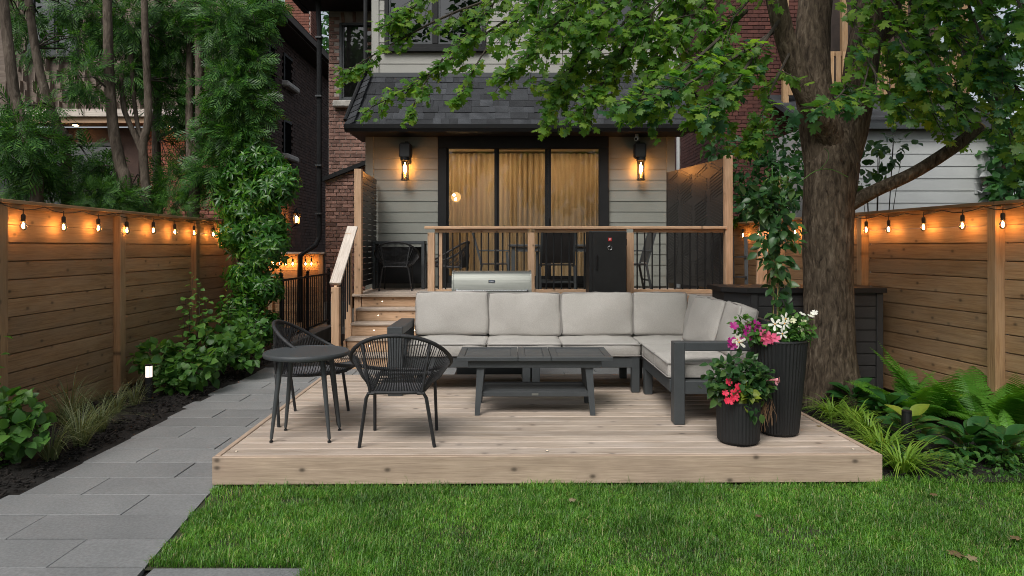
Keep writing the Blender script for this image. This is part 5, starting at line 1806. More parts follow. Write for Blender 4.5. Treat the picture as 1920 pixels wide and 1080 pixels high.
bough(B((1150, -100, 6.9), (1080, -10, 6.8), (1030, 50, 6.7), (990, 105, 6.6), (965, 130, 6.6)), 34, .30, 9, .088, .018, .12)
bough(B((1200, -90, 6.6), (1140, 0, 6.5), (1100, 80, 6.4), (1060, 150, 6.3), (1035, 205, 6.3)), 38, .26, 9, .088, .018, .12)
bough(B((1260, -100, 6.5), (1210, 0, 6.4), (1170, 90, 6.3), (1130, 155, 6.2), (1095, 205, 6.2)), 38, .26, 9, .088, .018, .12)
bough(B((1320, -90, 6.3), (1290, 10, 6.2), (1250, 80, 6.1), (1220, 145, 6.0), (1200, 190, 5.9)), 36, .26, 9, .092, .018, .12)
bough(B((1400, 20, 6.2), (1340, 80, 5.9), (1285, 130, 5.6), (1245, 175, 5.4), (1225, 210, 5.3)), 24, .24, 7, .10, .016, .12)
bough(B((1450, 60, 6.2), (1390, 100, 5.8), (1320, 140, 5.4), (1250, 175, 5.2), (1185, 190, 5.1)), 30, .22, 8, .10, .016, .12)
bough(B((1460, 40, 6.3), (1410, 110, 5.8), (1370, 165, 5.4), (1325, 200, 5.2)), 30, .24, 8, .105, .016, .12)
bough(B((1480, 100, 6.4), (1450, 160, 6.0), (1425, 220, 5.8), (1405, 260, 5.7)), 20, .22, 8, .10, .012, .12)
for x in (1000, 1080, 1160, 1240, 1320, 1400):
    bough(B((x + 130, -160, 6.3), (x + 60, -70, 6.1), (x, 5, 6.0), (x - 40, 50, 6.0)), 26, .34, 8, .092, .016, .12)
for (x, y_, Y) in ((1040, 60, 6.8), (1120, 40, 6.7), (1180, 90, 6.5), (1090, 130, 6.6), (1240, 40, 6.3), (1150, 150, 6.5)):
    bough(B((x + 120, y_ - 150, Y + .3), (x + 60, y_ - 60, Y + .1), (x, y_ - 5, Y), (x - 50, y_ + 25, Y)), 20, .24, 8, .082, .010, .12)
# sprays over and right of the trunk
bough(B((1600, 120, 6.5), (1585, 165, 6.0), (1560, 190, 5.4), (1530, 202, 5.1)), 9, .16, 6, .115, .008, .1)
bough(B((1640, 60, 6.4), (1625, 140, 5.9), (1610, 190, 5.5)), 5, .18, 6, .11, .008, .1)
for (x, y_, Y) in ((1700, 135, 5.6), (1760, 180, 5.6), (1690, 70, 5.9), (1780, 90, 5.5), (1850, 120, 5.3), (1900, 190, 5.2), (1840, 40, 5.2), (1910, 40, 5.0), (1740, 10, 5.6), (1640, 170, 5.9), (1900, 290, 6.0), (1830, 190, 6.0), (1720, 205, 6.2)):
    bough(B((x - 60, y_ - 200, Y + .5), (x - 30, y_ - 100, Y + .2), (x, y_ - 35, Y), (x + 30, y_ + 10, Y - .1)), 14, .28, 8, .105, .014, .12)
for (x, y_, Y) in ((1700, 70, 7.2), (1760, 140, 7.0), (1660, 120, 7.4), (1820, 110, 7.0), (1690, 190, 7.2), (1780, 215, 6.8), (1340, 130, 6.6), (1300, 200, 6.4)):
    bough(B((x - 50, y_ - 180, Y + .4), (x - 25, y_ - 90, Y + .2), (x, y_ - 30, Y), (x + 30, y_ + 10, Y - .1)), 16, .30, 8, .095, .012, .12)
# unseen crown boughs, added above the frame to shade the right of the yard
def shade_bough(cx0, cy0, rx, ry, zr):
    a = random.uniform(0, 2 * math.pi)
    r_ = math.sqrt(random.random())
    q = Vector((cx0 + rx * r_ * math.cos(a), cy0 + ry * r_ * math.sin(a), random.uniform(*zr)))
    zmin = EYE + (HY + 60) / F * q.y + .5
    if q.z < zmin: q.z = zmin + random.uniform(.1, .8)
    bough([Vector((3.1, 6.8, 5.2)).lerp(q, .4), Vector((3.1, 6.8, 5.6)).lerp(q, .7) + Vector((0, 0, .3)), q], 15, .55, 9, .17, .03)
for k in range(34):
    shade_bough(4.3, 6.6, 2.2, 2.2, (5.1, 7.3))
for k in range(64):
    shade_bough(4.7, 4.6, 2.3, 2.0, (4.4, 6.4))
obj('twigs', twigs, m_twig, mt, kind='stuff')
arr = leaves
pos = np.array([tuple(a[0]) for a in arr]); dr_ = np.array([tuple(a[1]) for a in arr]); nn_ = np.array([tuple(a[2]) for a in arr]); ss = np.array([a[3] for a in arr])
# the leaves that show largest are single pieces
px_ = CX + pos[:, 0] / pos[:, 1] * F
py_ = HY - (pos[:, 2] - EYE) / pos[:, 1] * F
inview = (px_ > 10) & (px_ < 1910) & (py_ > 5)
appear = np.where(inview, ss / pos[:, 1], 0)
big = np.argsort(-appear)[:260]
mask = np.ones(len(pos), bool); mask[big] = False
me = bpy.data.meshes.new('maple_leaf')
me.from_pydata(MAPLE[0].tolist(), [], MAPLE[1].tolist())
m_maple_o = leafmat('maple_leaf_single', (.02, .085, .03), (.035, .12, .035), (.07, .17, .035), trans=.4, island=False)
me.materials.append(m_maple_o)
ex, ey, ez = frames(dr_, nn_)
for i in big:
    m4 = Matrix(((ex[i][0], ey[i][0], ez[i][0], pos[i][0] / 1), (ex[i][1], ey[i][1], ez[i][1], pos[i][1]), (ex[i][2], ey[i][2], ez[i][2], pos[i][2]), (0, 0, 0, 1))) @ Matrix.Scale(float(ss[i]), 4)
    inst('leaf', me, mt, m4)
V, Fc = scatter(MAPLE, pos[mask], dr_[mask], nn_[mask], ss[mask])
np_obj('crown', V, Fc, m_maple, mt, kind='stuff')

# ---- clumps of leaves
def clump(tpl, c, rad, n, size, outd=.5, down=.3, nz=1.0, shell=.35, camward=-.25):
    """leaves through an ellipsoid, denser towards its skin"""
    d = nrm(rng.normal(size=(n, 3)))
    r = rng.uniform(shell, 1.0, n) ** .6
    pos = np.array(c)[None] + d * r[:, None] * np.array(rad)[None]
    dr = d * outd + rng.normal(size=(n, 3)) * .55 + np.array([0, 0, -down])
    nn = rng.normal(size=(n, 3)) * .45 + np.array([0, camward, nz])
    return scatter(tpl, pos, dr, nn, size * rng.uniform(.6, 1.2, n))

# ---- cedars behind the left fence
def cedar(label, trunk_pts, r0, clumps, forks=()):
    b = P(*trunk_pts[-1]); b.z = 0
    r0 *= .85
    t = root('cedar_tree', label, 'tree', b, 0, 'cedars behind the left fence')
    pts = [P(*q) for q in trunk_pts][::-1]
    pts = [Vector((pts[0].x, pts[0].y, -.1))] + pts
    top = pts[-1] + (pts[-1] - pts[-2]).normalized() * 1.6
    pts.append(top)
    rr = [r0 * 1.15] + [r0 * (1 - .45 * i / len(pts)) for i in range(len(pts) - 1)]
    obj('trunk', limb(pts, rr, 16, 50, .05, random.randint(0, 99), 3.0), m_bark_c, t, smooth='all')
    for fk, fr in forks:
        obj('limb', limb([P(*q) for q in fk], [fr, fr * .9] + [fr * .75] * (len(fk) - 2), 12, 24, .05, 5, 3.0), m_bark_c, t, smooth='all')
    parts_ = []
    br = MB()
    for (px, py, Y, rx, ry, n) in clumps:
        c = P(px, py, Y)
        R_x, R_z = rx / F * Y, ry / F * Y
        # branches from the trunk to the clump
        near = min(pts, key=lambda q: (q - c).length)
        for k in range(4):
            e = c + Vector((random.uniform(-.7, .7) * R_x, random.uniform(-.4, .4), random.uniform(-.6, .6) * R_z))
            br.tube([near, near.lerp(e, .5) + Vector((0, 0, .1)), e], [.014, .009, .003], 4, caps=False)
        parts_.append(clump(THUJA, c, (R_x, min(.6, R_x * .9), R_z), n, .26, .9, .5, .5, .1, -.5))
    V, Fc = merge(parts_)
    obj('branches', br, m_twig, t, kind='stuff')
    np_obj('crown', V, Fc, m_thuja, t, kind='stuff')
    return t
cedar('leftmost cedar with bare leaning trunk at the picture edge', [(5, -10, 8.6), (18, 110, 8.6), (32, 200, 8.6), (66, 300, 8.6), (69, 375, 8.6)], .085,
      [(35, 260, 8.4, 62, 62, 230), (-10, 215, 8.9, 45, 45, 90), (35, 25, 9.4, 40, 35, 60), (30, 335, 8.8, 50, 30, 70), (95, 205, 8.9, 22, 22, 30)])
cedar('cedar with a curved trunk sawn off at a side branch', [(52, -10, 9.2), (66, 90, 9.2), (82, 160, 9.2), (108, 235, 9.2), (121, 262, 9.2), (126, 385, 9.2)], .075,
      [(75, 305, 8.7, 45, 35, 130), (140, 12, 9.8, 45, 30, 110), (60, 75, 10.0, 22, 45, 40), (150, 85, 9.7, 30, 38, 80), (165, 295, 9.6, 30, 26, 60)],
      [([(119, 275, 9.2), (127, 262, 9.15), (131, 255, 9.1)], .05)])
cedar('tall straight cedar with pale trunk left of the forked one', [(201, -10, 9.4), (203, 90, 9.4), (206, 170, 9.4), (214, 250, 9.4), (226, 310, 9.4), (237, 372, 9.4)], .09,
      [(155, 145, 9.2, 30, 34, 80), (245, 45, 9.9, 45, 55, 190), (238, 145, 9.7, 28, 28, 60), (185, 40, 9.9, 30, 45, 90), (185, 335, 9.6, 45, 40, 150), (210, 372, 9.3, 60, 22, 130)],
      [([(238, 376, 9.45), (222, 330, 9.5), (214, 270, 9.5), (210, 240, 9.45)], .05)])
cedar('cedar forking low into two slim stems', [(270, -10, 9.6), (272, 60, 9.6), (276, 150, 9.6), (278, 225, 9.6), (268, 270, 9.6), (271, 330, 9.6), (275, 402, 9.6)], .07,
      [(310, 80, 10.2, 50, 70, 210), (265, 110, 10.3, 40, 60, 130), (320, 195, 10.2, 35, 45, 110), (320, 10, 10.2, 60, 40, 140), (255, 365, 10.1, 30, 26, 60), (330, 150, 10.6, 60, 60, 130)],
      [([(268, 290, 9.6), (258, 265, 9.6), (240, 225, 9.6), (231, 195, 9.6), (228, 140, 9.7)], .045), ([(277, 260, 9.65), (262, 250, 9.7), (252, 190, 9.75), (246, 100, 9.8)], .035)])
cedar('cedar with brown upright trunk at the right end of the row', [(371, -10, 9.8), (373, 80, 9.8), (375, 170, 9.8), (374, 230, 9.8), (368, 310, 9.8), (364, 398, 9.8)], .085,
      [(345, 50, 10.3, 45, 65, 180), (425, 55, 9.6, 50, 60, 260), (430, 165, 9.5, 45, 55, 240), (400, 10, 9.8, 60, 35, 150), (335, 345, 10.0, 42, 40, 150), (395, 310, 9.6, 32, 45, 130), (410, 240, 9.7, 40, 35, 110)],
      [([(356, 300, 10.0), (355, 200, 10.1), (356, 60, 10.2), (358, -40, 10.3)], .055)])
cedar('bushy cedar with drooping green sprays against the dark wall', [(462, -10, 10.2), (458, 120, 10.2), (450, 250, 10.2), (446, 400, 10.2)], .08,
      [(478, 40, 9.9, 32, 42, 150), (468, 130, 9.7, 34, 42, 170), (470, 200, 9.6, 36, 38, 170), (455, 255, 9.6, 40, 36, 150), (500, 5, 10.0, 30, 18, 60), (440, 110, 10.3, 45, 60, 150), (430, 330, 9.8, 45, 50, 150)])
cedar('slim dark cedar between the pale trunks', [(300, -10, 10.6), (298, 150, 10.6), (293, 260, 10.6), (297, 395, 10.6)], .075,
      [(330, 295, 10.6, 20, 20, 20), (380, 240, 10.6, 45, 60, 140), (420, 200, 10.8, 50, 70, 160)])
# undergrowth at the foot of the cedars
ug = root('evergreen_shrub', 'low bright evergreen showing over the left fence between the trunks', 'shrub', P(190, 400, 9.0) * 1)
np_obj('foliage', *merge([clump(THUJA, P(190, 375, 9.0), (.38, .3, .22), 220, .16, .6, -.1), clump(THUJA, P(330, 392, 9.6), (.40, .3, .2), 200, .16, .6, -.1), clump(THUJA, P(90, 355, 8.8), (.4, .3, .15), 130, .16, .6, -.1)]), m_shrub, ug)
stp = P(190, 400, 9.0)
obj('stem', MB().tube([(stp.x, stp.y, -.05), (stp.x, stp.y, 1.9)], .02, 6).tube([(stp.x, stp.y, .3), tuple(P(330, 395, 9.6))], .015, 6).tube([(stp.x, stp.y, .5), tuple(P(90, 360, 8.8))], .015, 6), m_twig, ug)

# ---- leafy shrub tree at the end of the left fence
def whorls(c, rad, n, size, tpl=LANCE, k=6, shell=.45, up=.25):
    d = nrm(rng.normal(size=(n, 3)))
    r = rng.uniform(shell, 1, n) ** .6
    pos = np.array(c)[None] + d * r[:, None] * np.array(rad)[None]
    out_ = []
    P2, D2, N2, S2 = [], [], [], []
    for i in range(n):
        ax = nrm(d[i] + rng.normal(size=3) * .4 + np.array([0, -.25, up]))
        u = nrm(np.cross(ax, np.array([.3, .2, 1.0])))
        w = np.cross(ax, u)
        ph = rng.uniform(0, 6.28)
        for j in range(k):
            a = ph + 2 * math.pi * j / k + rng.normal() * .2
            dd = (u * math.cos(a) + w * math.sin(a)) * .9 + ax * .35 + np.array([0, 0, -.25])
            P2.append(pos[i] - ax * .01); D2.append(dd); N2.append(ax + rng.normal(size=3) * .2); S2.append(size * rng.uniform(.65, 1.2))
    return scatter(tpl, np.array(P2), np.array(D2), np.array(N2), np.array(S2))
vs_ = root('flowering_shrub', 'tall glossy leafed shrub climbing at the end of the left fence', 'shrub', (-3.95, 9.3, 0))
pr = []
for (px, py, Y, rx, ry, n) in ((462, 272, 9.6, 38, 28, 60), (490, 305, 9.4, 40, 28, 90), (520, 330, 9.3, 36, 22, 70), (455, 335, 9.5, 42, 36, 100), (505, 365, 9.2, 42, 28, 100), (465, 395, 9.3, 40, 32, 100), (500, 425, 9.2, 34, 28, 80), (450, 440, 9.3, 34, 26, 70), (490, 475, 9.2, 38, 26, 80), (510, 455, 9.1, 28, 22, 50), (465, 520, 9.2, 34, 30, 80), (498, 540, 9.2, 28, 26, 60), (455, 575, 9.2, 34, 28, 70), (488, 605, 9.25, 30, 26, 60), (470, 635, 9.3, 34, 18, 40), (535, 345, 9.15, 20, 18, 24), (430, 380, 9.6, 26, 50, 50), (470, 450, 9.5, 50, 170, 130)):
    pr.append(whorls(P(px, py, Y), (rx * 1.2 / F * Y, .26, ry * 1.1 / F * Y), int(n * 1.8), .115, k=5, shell=.15))
np_obj('foliage', *merge(pr), m_shrubd, vs_)
obj('stem', MB().tube([(-3.6, 9.3, -.05), (-3.62, 9.25, .8), (-3.66, 9.3, 1.6), (-3.6, 9.4, 2.6)], [.035, .03, .02, .008], 8).tube([(-3.5, 9.25, -.05), (-3.45, 9.2, 1.0), (-3.3, 9.2, 2.2)], [.025, .02, .006], 8), m_twig, vs_)

# ---- left bed shrubs
def stems_plant(name, label, base, stems, tpl, size, mat, cat='shrub', group=None, per=14, r=.005):
    """upright leafy stems: list of (tip offset)"""
    t = root(name, label, cat, base, 0, group)
    mb = MB(); L = []
    for tip, start in stems:
        a = Vector(base) + Vector(start); b = Vector(base) + Vector(tip)
        path = cr([a, a.lerp(b, .5) + Vector((random.uniform(-.04, .04), random.uniform(-.04, .04), .03)), b], 10)
        mb.tube(path, [r * (1 - .07 * i) for i in range(11)], 5, caps=False)
        for q in range(per):
            u = .25 + .75 * (q + random.random() * .5) / per
            i = min(int(u * 10), 9)
            p = path[i].lerp(path[i + 1], u * 10 - i)
            az = q * 2.4 + random.uniform(-.4, .4)
            d = Vector((math.cos(az), math.sin(az), random.uniform(-.35, .25)))
            nn = Vector((random.gauss(0, .25), -.35 + random.gauss(0, .25), 1))
            L.append((p + d * .02, d, nn, size * random.uniform(.6, 1.15) * (1.1 - .45 * u)))
    obj('stem', mb, m_twig, t)
    V, Fc = scatter(tpl, np.array([tuple(x[0]) for x in L]), np.array([tuple(x[1]) for x in L]), np.array([tuple(x[2]) for x in L]), np.array([x[3] for x in L]))
    np_obj('foliage', V, Fc, mat, t)
    return t
def ground_at(px, Y): return Vector(((px - CX) / F * Y, Y, 0))
def bush(name, label, base, clumps, tpl, size, mat, cat='shrub'):
    t = root(name, label, cat, base)
    np_obj('foliage', *merge([clump(tpl, P(px, py, Y), (rx / F * Y, dy, ry / F * Y), n, size, .6, .15, 1.0, .3, -.35) for (px, py, Y, rx, ry, dy, n) in clumps]), mat, t)
    mb = MB()
    for (px, py, Y, rx, ry, dy, n) in clumps:
        e = P(px, py, Y)
        for k in range(3):
            mb.tube([Vector(base) + Vector((random.uniform(-.06, .06), random.uniform(-.06, .06), -.03)), Vector(base).lerp(e, .5) + Vector((0, 0, .06)), e + Vector((random.uniform(-.1, .1), 0, random.uniform(-.05, .1)))], [.009, .006, .003], 5, caps=False)
    obj('stem', mb, m_twig, t)
    return t
bush('hydrangea_shrub', 'broad leafed shrub behind the lit bollard along the left fence', ground_at(345, 7.6), [(305, 672, 7.4, 48, 32, .28, 150), (365, 690, 7.35, 42, 36, .28, 150), (395, 655, 7.9, 45, 32, .28, 140), (330, 715, 7.25, 30, 20, .2, 60), (278, 668, 7.5, 26, 22, .2, 50)], ROUND, .105, m_shrub)
bush('hydrangea_shrub', 'darker broad leafed shrub beside the path near the round table', ground_at(440, 8.3), [(428, 652, 8.2, 42, 32, .28, 160), (462, 668, 8.15, 28, 22, .22, 80), (410, 610, 8.6, 40, 34, .28, 120), (465, 620, 8.5, 30, 26, .22, 70)], ROUND, .10, m_shrub)
stems_plant('leafy_plant', 'pale green upright plant climbing against the left fence middle', ground_at(352, 7.9), [((.02, .1, 1.28), (0, .05, .1)), ((.12, .05, 1.18), (.05, 0, .1)), ((-.02, .0, 1.0), (-.04, 0, .1)), ((.2, .1, 1.0), (.05, .05, .1)), ((.07, -.05, .9), (0, 0, .1))], ROUND, .115, m_shrubl, per=16)
stems_plant('leafy_plant', 'pale green young shoots rising right of the tall shrub', ground_at(424, 8.5), [((.0, .0, 1.0), (0, 0, .2)), ((.06, .05, .92), (.05, 0, .2)), ((-.08, .05, .85), (-.05, 0, .2))], ROUND, .10, m_shrubl, per=14)
stems_plant('leafy_plant', 'pair of pale leafy shoots just left of the rope chair', ground_at(462, 8.6), [((.0, .0, .98), (0, 0, .2)), ((.18, .0, .82), (.1, 0, .2)), ((.22, -.1, .6), (.1, 0, .1))], ROUND, .10, m_shrubl, per=10)
bush('hydrangea_shrub', 'broad leafed shrub cropped by the left picture edge', ground_at(15, 4.95), [(10, 775, 4.9, 62, 38, .25, 120), (45, 812, 4.8, 45, 32, .2, 90), (-20, 840, 4.9, 55, 45, .25, 80)], ROUND, .10, m_shrub)
stems_plant('leafy_plant', 'pale leafy shoot at the left picture edge against fence', ground_at(2, 5.1), [((.0, .0, .92), (0, 0, .1)), ((-.1, .0, .85), (0, 0, .1))], ROUND, .10, m_shrubl, per=12)

# ---- grasses
def tuft(label, base, n, L, w, spread, mat, name='ornamental_grass', flop=.8, group=None):
    t = root(name, label, 'grass', base, 0, group)
    az = rng.uniform(0, 2 * np.pi, n)
    ln = L * rng.uniform(.5, 1.1, n)
    sp = spread * rng.uniform(.2, 1.1, n)
    fl = flop * rng.uniform(.5, 1.2, n)
    d = np.stack([np.cos(az), np.sin(az), np.zeros(n)], 1)
    sd_ = np.stack([-np.sin(az), np.cos(az), np.zeros(n)], 1)
    b0 = np.array(base)[None] + d * rng.uniform(0, .05, n)[:, None]
    seg = 6
    Vs = []
    for i in range(seg + 1):
        u = i / seg
        r_ = ln * (sp * u + fl * .45 * u ** 3)
        z_ = ln * (u * (1 - .25 * sp) - fl * .62 * u ** 2.6)
        ww = w * (1 - u ** 2 * .92)
        c_ = b0 + d * r_[:, None] + np.array([0, 0, 1.0]) * np.maximum(z_, .01)[:, None]
        Vs += [c_ - sd_ * ww / 2, c_ + sd_ * ww / 2]
    V = np.stack(Vs, 1).reshape(-1, 3)
    f = np.array([(2 * i, 2 * i + 1, 2 * i + 3, 2 * i + 2) for i in range(seg)], np.int32)
    Fc = (f[None] + (np.arange(n) * (2 * seg + 2))[:, None, None]).reshape(-1, 4)
    np_obj('blades', V, Fc, mat, t, kind='stuff')
    return t
gg = 'pale grasses in the left bed'
tuft('pale arching grass tuft nearest the path in the left bed', ground_at(150, 5.35), 150, .62, .006, .45, m_pale, group=gg)
tuft('tall pale grass tuft against the left fence', ground_at(130, 5.95), 130, .70, .006, .35, m_pale, group=gg)
tuft('small pale grass tuft left of the lit bollard', ground_at(215, 6.35), 90, .52, .006, .4, m_pale, group=gg)
tuft('thin pale grass tuft touching the lit bollard', ground_at(252, 6.75), 60, .50, .006, .4, m_pale, group=gg)
tuft('pale grass tuft leaning over the path edge', ground_at(95, 5.0), 120, .55, .006, .5, m_pale, group=gg)
tuft('pale grass tuft between the two nearest fence posts', ground_at(185, 5.75), 120, .55, .006, .45, m_pale, group=gg)
gl_ = 'lime grasses along the deck'
for k, (px, Y, L, lab) in enumerate(((1640, 4.72, .42, 'lime green grass mound spilling onto the lawn at the deck corner'), (1625, 5.15, .42, 'lime green grass mound second from the deck corner'), (1600, 5.55, .42, 'lime green grass mound midway along the deck edge'), (1575, 5.95, .40, 'lime green grass mound below the hosta by the trunk'), (1535, 6.25, .36, 'small lime grass mound nearest the tall planter'))):
    g_ = ground_at(px, Y); g_.x = max(g_.x, 2.58) + .12
    tuft(lab, g_, 120, L, .014, .75, m_lime, name='lime_grass', flop=.95, group=gl_)

# ---- hostas: each leaf its own piece
def hleaf(ws, cup, droop):
    v, f = leaf_tpl(ws, .42, droop, [.12, .28, .45, .62, .78, .91])
    return v, f
HOSTA = [hleaf([.15, .27, .32, .29, .20, .09], .4, .22), hleaf([.13, .23, .27, .25, .17, .08], .4, .35)]
hosta_me = []
for v, f in HOSTA:
    v = np.vstack([v, [(.02, 0, 0), (-.02, 0, 0), (0, -.55, -.12)]])
    f = np.vstack([f, [(len(v) - 3, len(v) - 2, len(v) - 1)]])
    for mm in (m_hosta, m_yellow):
        me = bpy.data.meshes.new('hosta_leaf'); me.from_pydata(v.tolist(), [], f.tolist()); me.materials.append(mm)
        me.polygons.foreach_set('use_smooth', [True] * len(me.polygons)); hosta_me.append(me)
def leaf_mat4(p, d, nn, s):
    ex, ey, ez = frames(np.array([tuple(d)]), np.array([tuple(nn)]))
    ex, ey, ez = ex[0], ey[0], ez[0]
    m = Matrix(((ex[0], ey[0], ez[0], 0), (ex[1], ey[1], ez[1], 0), (ex[2], ey[2], ez[2], 0), (0, 0, 0, 1))) @ Matrix.Scale(s, 4)
    m.translation = Vector(p)
    return m
def hosta(label, base, n, size, yellow=0):
    t = root('hosta', label, 'plant', base, 0, 'hostas beside the deck')
    for k in range(n):
        az = k * 2.4 + random.uniform(-.3, .3)
        ring = k / n
        up = .95 - .75 * ring + random.uniform(-.1, .1)
        d = Vector((math.cos(az), math.sin(az), up)).normalized()
        nn = Vector((-math.cos(az) * .5, -math.sin(az) * .5 - .25, .9))
        s = size * random.uniform(.8, 1.15)
        p = Vector(base) + Vector((d.x, d.y, 0)) * (.03 + .10 * ring) + Vector((0, 0, .05 + .12 * (1 - ring) + .4 * s * max(0, up) * .4))
        inst('leaf', hosta_me[(k % 2) * 2 + (1 if k < yellow else 0)], t, leaf_mat4(p, d, nn, s))
    return t
def bed_at(px, py):
    Y = (EYE - .02) * F / (py - HY)
    return ground_at(px, Y)
hosta('dark green hosta beside the maple trunk foot', bed_at(1600, 770), 22, .19)
hosta('hosta with yellowing leaves around the dark bollard', bed_at(1705, 828), 22, .18, 2)
hosta('hosta between the fern and the first hosta', bed_at(1665, 790), 20, .18)
hosta('large dark hosta nearest the lawn under the ferns', bed_at(1815, 858), 26, .19)
hosta('hosta at the lawn edge below the right fern', bed_at(1880, 868), 18, .17)

# ---- ferns: each frond its own piece
def frond_mesh(L, w, arch, seed, mat):
    r_ = random.Random(seed)
    V, Fc = [], []
    n = 26
    def pt(u):
        return np.array([0, L * (u * math.cos(.3) if False else u * (1 - .15 * arch * u)), L * (.75 * u * (1 - arch * .78 * u))])
    for i in range(n):
        u = .10 + .90 * i / n
        p = pt(u); q = pt(min(u + .02, 1.0)); tdir = nrm((q - p)[None])[0] if u < .98 else np.array([0, 1, -.3])
        pl = w * math.sin(math.pi * min(1, .16 + .84 * u)) ** .8 * (1 if u > .2 else .7)
        nrm_ = nrm(np.cross(np.array([1, 0, 0]), tdir)[None])[0]
        for s in (-1, 1):
            dd = np.array([s * .9, 0, 0]) + tdir * .42 + nrm_ * -.12 + np.array([0, 0, r_.uniform(-.06, .06)])
            v, f = PINNA
            ex, ey, ez = frames(dd[None], nrm_[None])
            vv = p + pl * (v[:, :1] * ex[0] * (1.0) + v[:, 1:2] * ey[0] + v[:, 2:3] * ez[0])
            Fc.append(f + sum(len(x) for x in V)); V.append(vv)
    # rachis
    base_n = sum(len(x) for x in V)
    rr = []
    for i in range(9):
        p = pt(i / 8); ww = .004 * (1 - .8 * i / 8)
        rr += [p + np.array([-ww, 0, 0]), p + np.array([ww, 0, 0])]
    V.append(np.array(rr))
    Fc.append(np.array([(base_n + 2 * i, base_n + 2 * i + 1, base_n + 2 * i + 3) for i in range(8)] + [(base_n + 2 * i, base_n + 2 * i + 3, base_n + 2 * i + 2) for i in range(8)], np.int32))
    V = np.concatenate(V); Fc = np.concatenate(Fc)
    me = bpy.data.meshes.new('frond'); me.from_pydata(V.tolist(), [], Fc.tolist()); me.materials.append(mat)
    return me
pv, pf = leaf_tpl([.11, .055, .12, .055, .115, .05, .10, .045, .08, .035, .05], .15, .12)
PINNA = (pv, pf)
fr_me = [frond_mesh(1, .19, a, k, m_fern) for k, a in enumerate((.35, .55, .75, .95))]
def fern(label, base, n, L, lean=(0, 0)):
    t = root('fern', label, 'fern', base, 0, 'ferns by the right fence')
    for k in range(n):
        az = k * 2.4 + random.uniform(-.35, .35)
        s = L * random.uniform(.75, 1.1)
        tilt_ = random.uniform(-.05, .55)
        m = Matrix.Translation(Vector(base) + Vector((0, 0, .02))) @ Matrix.Rotation(az, 4, 'Z') @ Matrix.Rotation(tilt_, 4, 'X') @ Matrix.Scale(s, 4) @ Matrix.Rotation(random.uniform(-.3, .3), 4, 'Y')
        inst('frond', fr_me[random.randint(0, 3)], t, m)
    return t
fern('fern with arching fronds near the dark shed corner', ground_at(1690, 6.15), 11, .62)
fern('tall fern standing upright before the right fence', ground_at(1745, 6.1), 12, .74)
fern('large fern with broad fronds right of the hostas', ground_at(1838, 5.75), 14, .74)
fern('fern cropped by the right picture edge', ground_at(1915, 5.6), 12, .70)
fern('low fern spreading over the large hosta', ground_at(1900, 5.15), 9, .40)

# low ground cover at the right lawn edge
gc = root('ground_cover', 'small leaved dark ground cover at the right lawn edge', 'ground cover', bed_at(1860, 905))
np_obj('foliage', *merge([clump(OVATE, (x, y_, .05), (.24, .16, .07), 170, .045, .5, -.2) for x, y_ in ((2.95, 4.75), (3.3, 4.72), (3.65, 4.7), (3.35, 4.95), (3.75, 4.95), (2.75, 4.95))]), m_shrub, gc, kind='stuff')

# ---- shrubs behind the railing end, right fence
bush('dogwood_shrub', 'dark leafy shrub between the brick house and the maple trunk', (4.1, 10.9, 0), [(1405, 320, 10.8, 60, 50, .5, 240), (1350, 272, 11.2, 35, 26, .4, 100), (1440, 375, 10.6, 50, 45, .4, 200), (1400, 385, 10.8, 28, 40, .4, 120), (1460, 270, 10.8, 50, 60, .5, 220), (1480, 340, 10.4, 36, 55, .4, 160)], OVATE, .14, m_maple_d)
bush('ivy_shrub', 'glossy round leafed shoots hanging right of the maple trunk', (4.6, 8.6, 0), [(1640, 300, 8.0, 45, 35, .3, 60), (1680, 270, 8.2, 35, 25, .3, 30), (1625, 345, 7.8, 20, 20, .2, 14)], ROUND, .11, m_vine)
bush('ivy_shrub', 'ivy climbing at the right picture edge beside the garage', (8.6, 11.4, 0), [(1895, 290, 11.2, 40, 60, .5, 260), (1900, 360, 11.0, 40, 40, .5, 160), (1885, 220, 11.4, 40, 40, .5, 120)], ROUND, .15, m_maple_d)

# ---- far trees closing the view between and behind the houses, and behind the camera
def far_tree(label, base, h, r_, n, size, mat=m_maple_d):
    t = root('tree', label, 'tree', base, 0, 'distant trees')
    b = Vector(base)
    obj('trunk', limb([b, b + Vector((.1, 0, h * .4)), b + Vector((0, .1, h * .8))], [.25, .2, .08], 10, 16, .05), m_bark, t, smooth='all')
    np_obj('crown', *merge([clump(OVATE, b + Vector((random.uniform(-.6, .6) * r_, random.uniform(-.6, .6) * r_, h * random.uniform(.45, 1.0))), (r_ * .6, r_ * .6, r_ * .5), n // 8, size, .6, .3) for k in range(8)]), mat, t, kind='stuff')
far_tree('tree seen through the gap left of the brick eave', (-6.3, 24, 0), 11, 3.0, 1500, .35)
far_tree('leafy tree rising behind the garage balcony', (7.0, 16.5, 0), 7.5, 2.6, 2600, .28)
far_tree('leafy tree behind the garage at the right picture edge', (11.0, 15.5, 0), 7, 3.0, 2600, .30)
far_tree('tree between the grey house and the red brick house', (4.2, 24, 0), 10, 2.5, 1500, .32)
far_tree('broad tree beside the shingled house beyond the left fence', (-13.5, 10.5, 0), 7.5, 2.4, 2200, .24)
for k, x in enumerate((-9, -4.5, 0, 4.5, 9)):
    far_tree('tree %s in the row at the back of the yard behind the viewer' % ('first second third fourth fifth'.split()[k]), (x * 1.5, -17 + random.uniform(-1, 1), 0), 14 + random.uniform(0, 3), 4.2, 2600, .55)

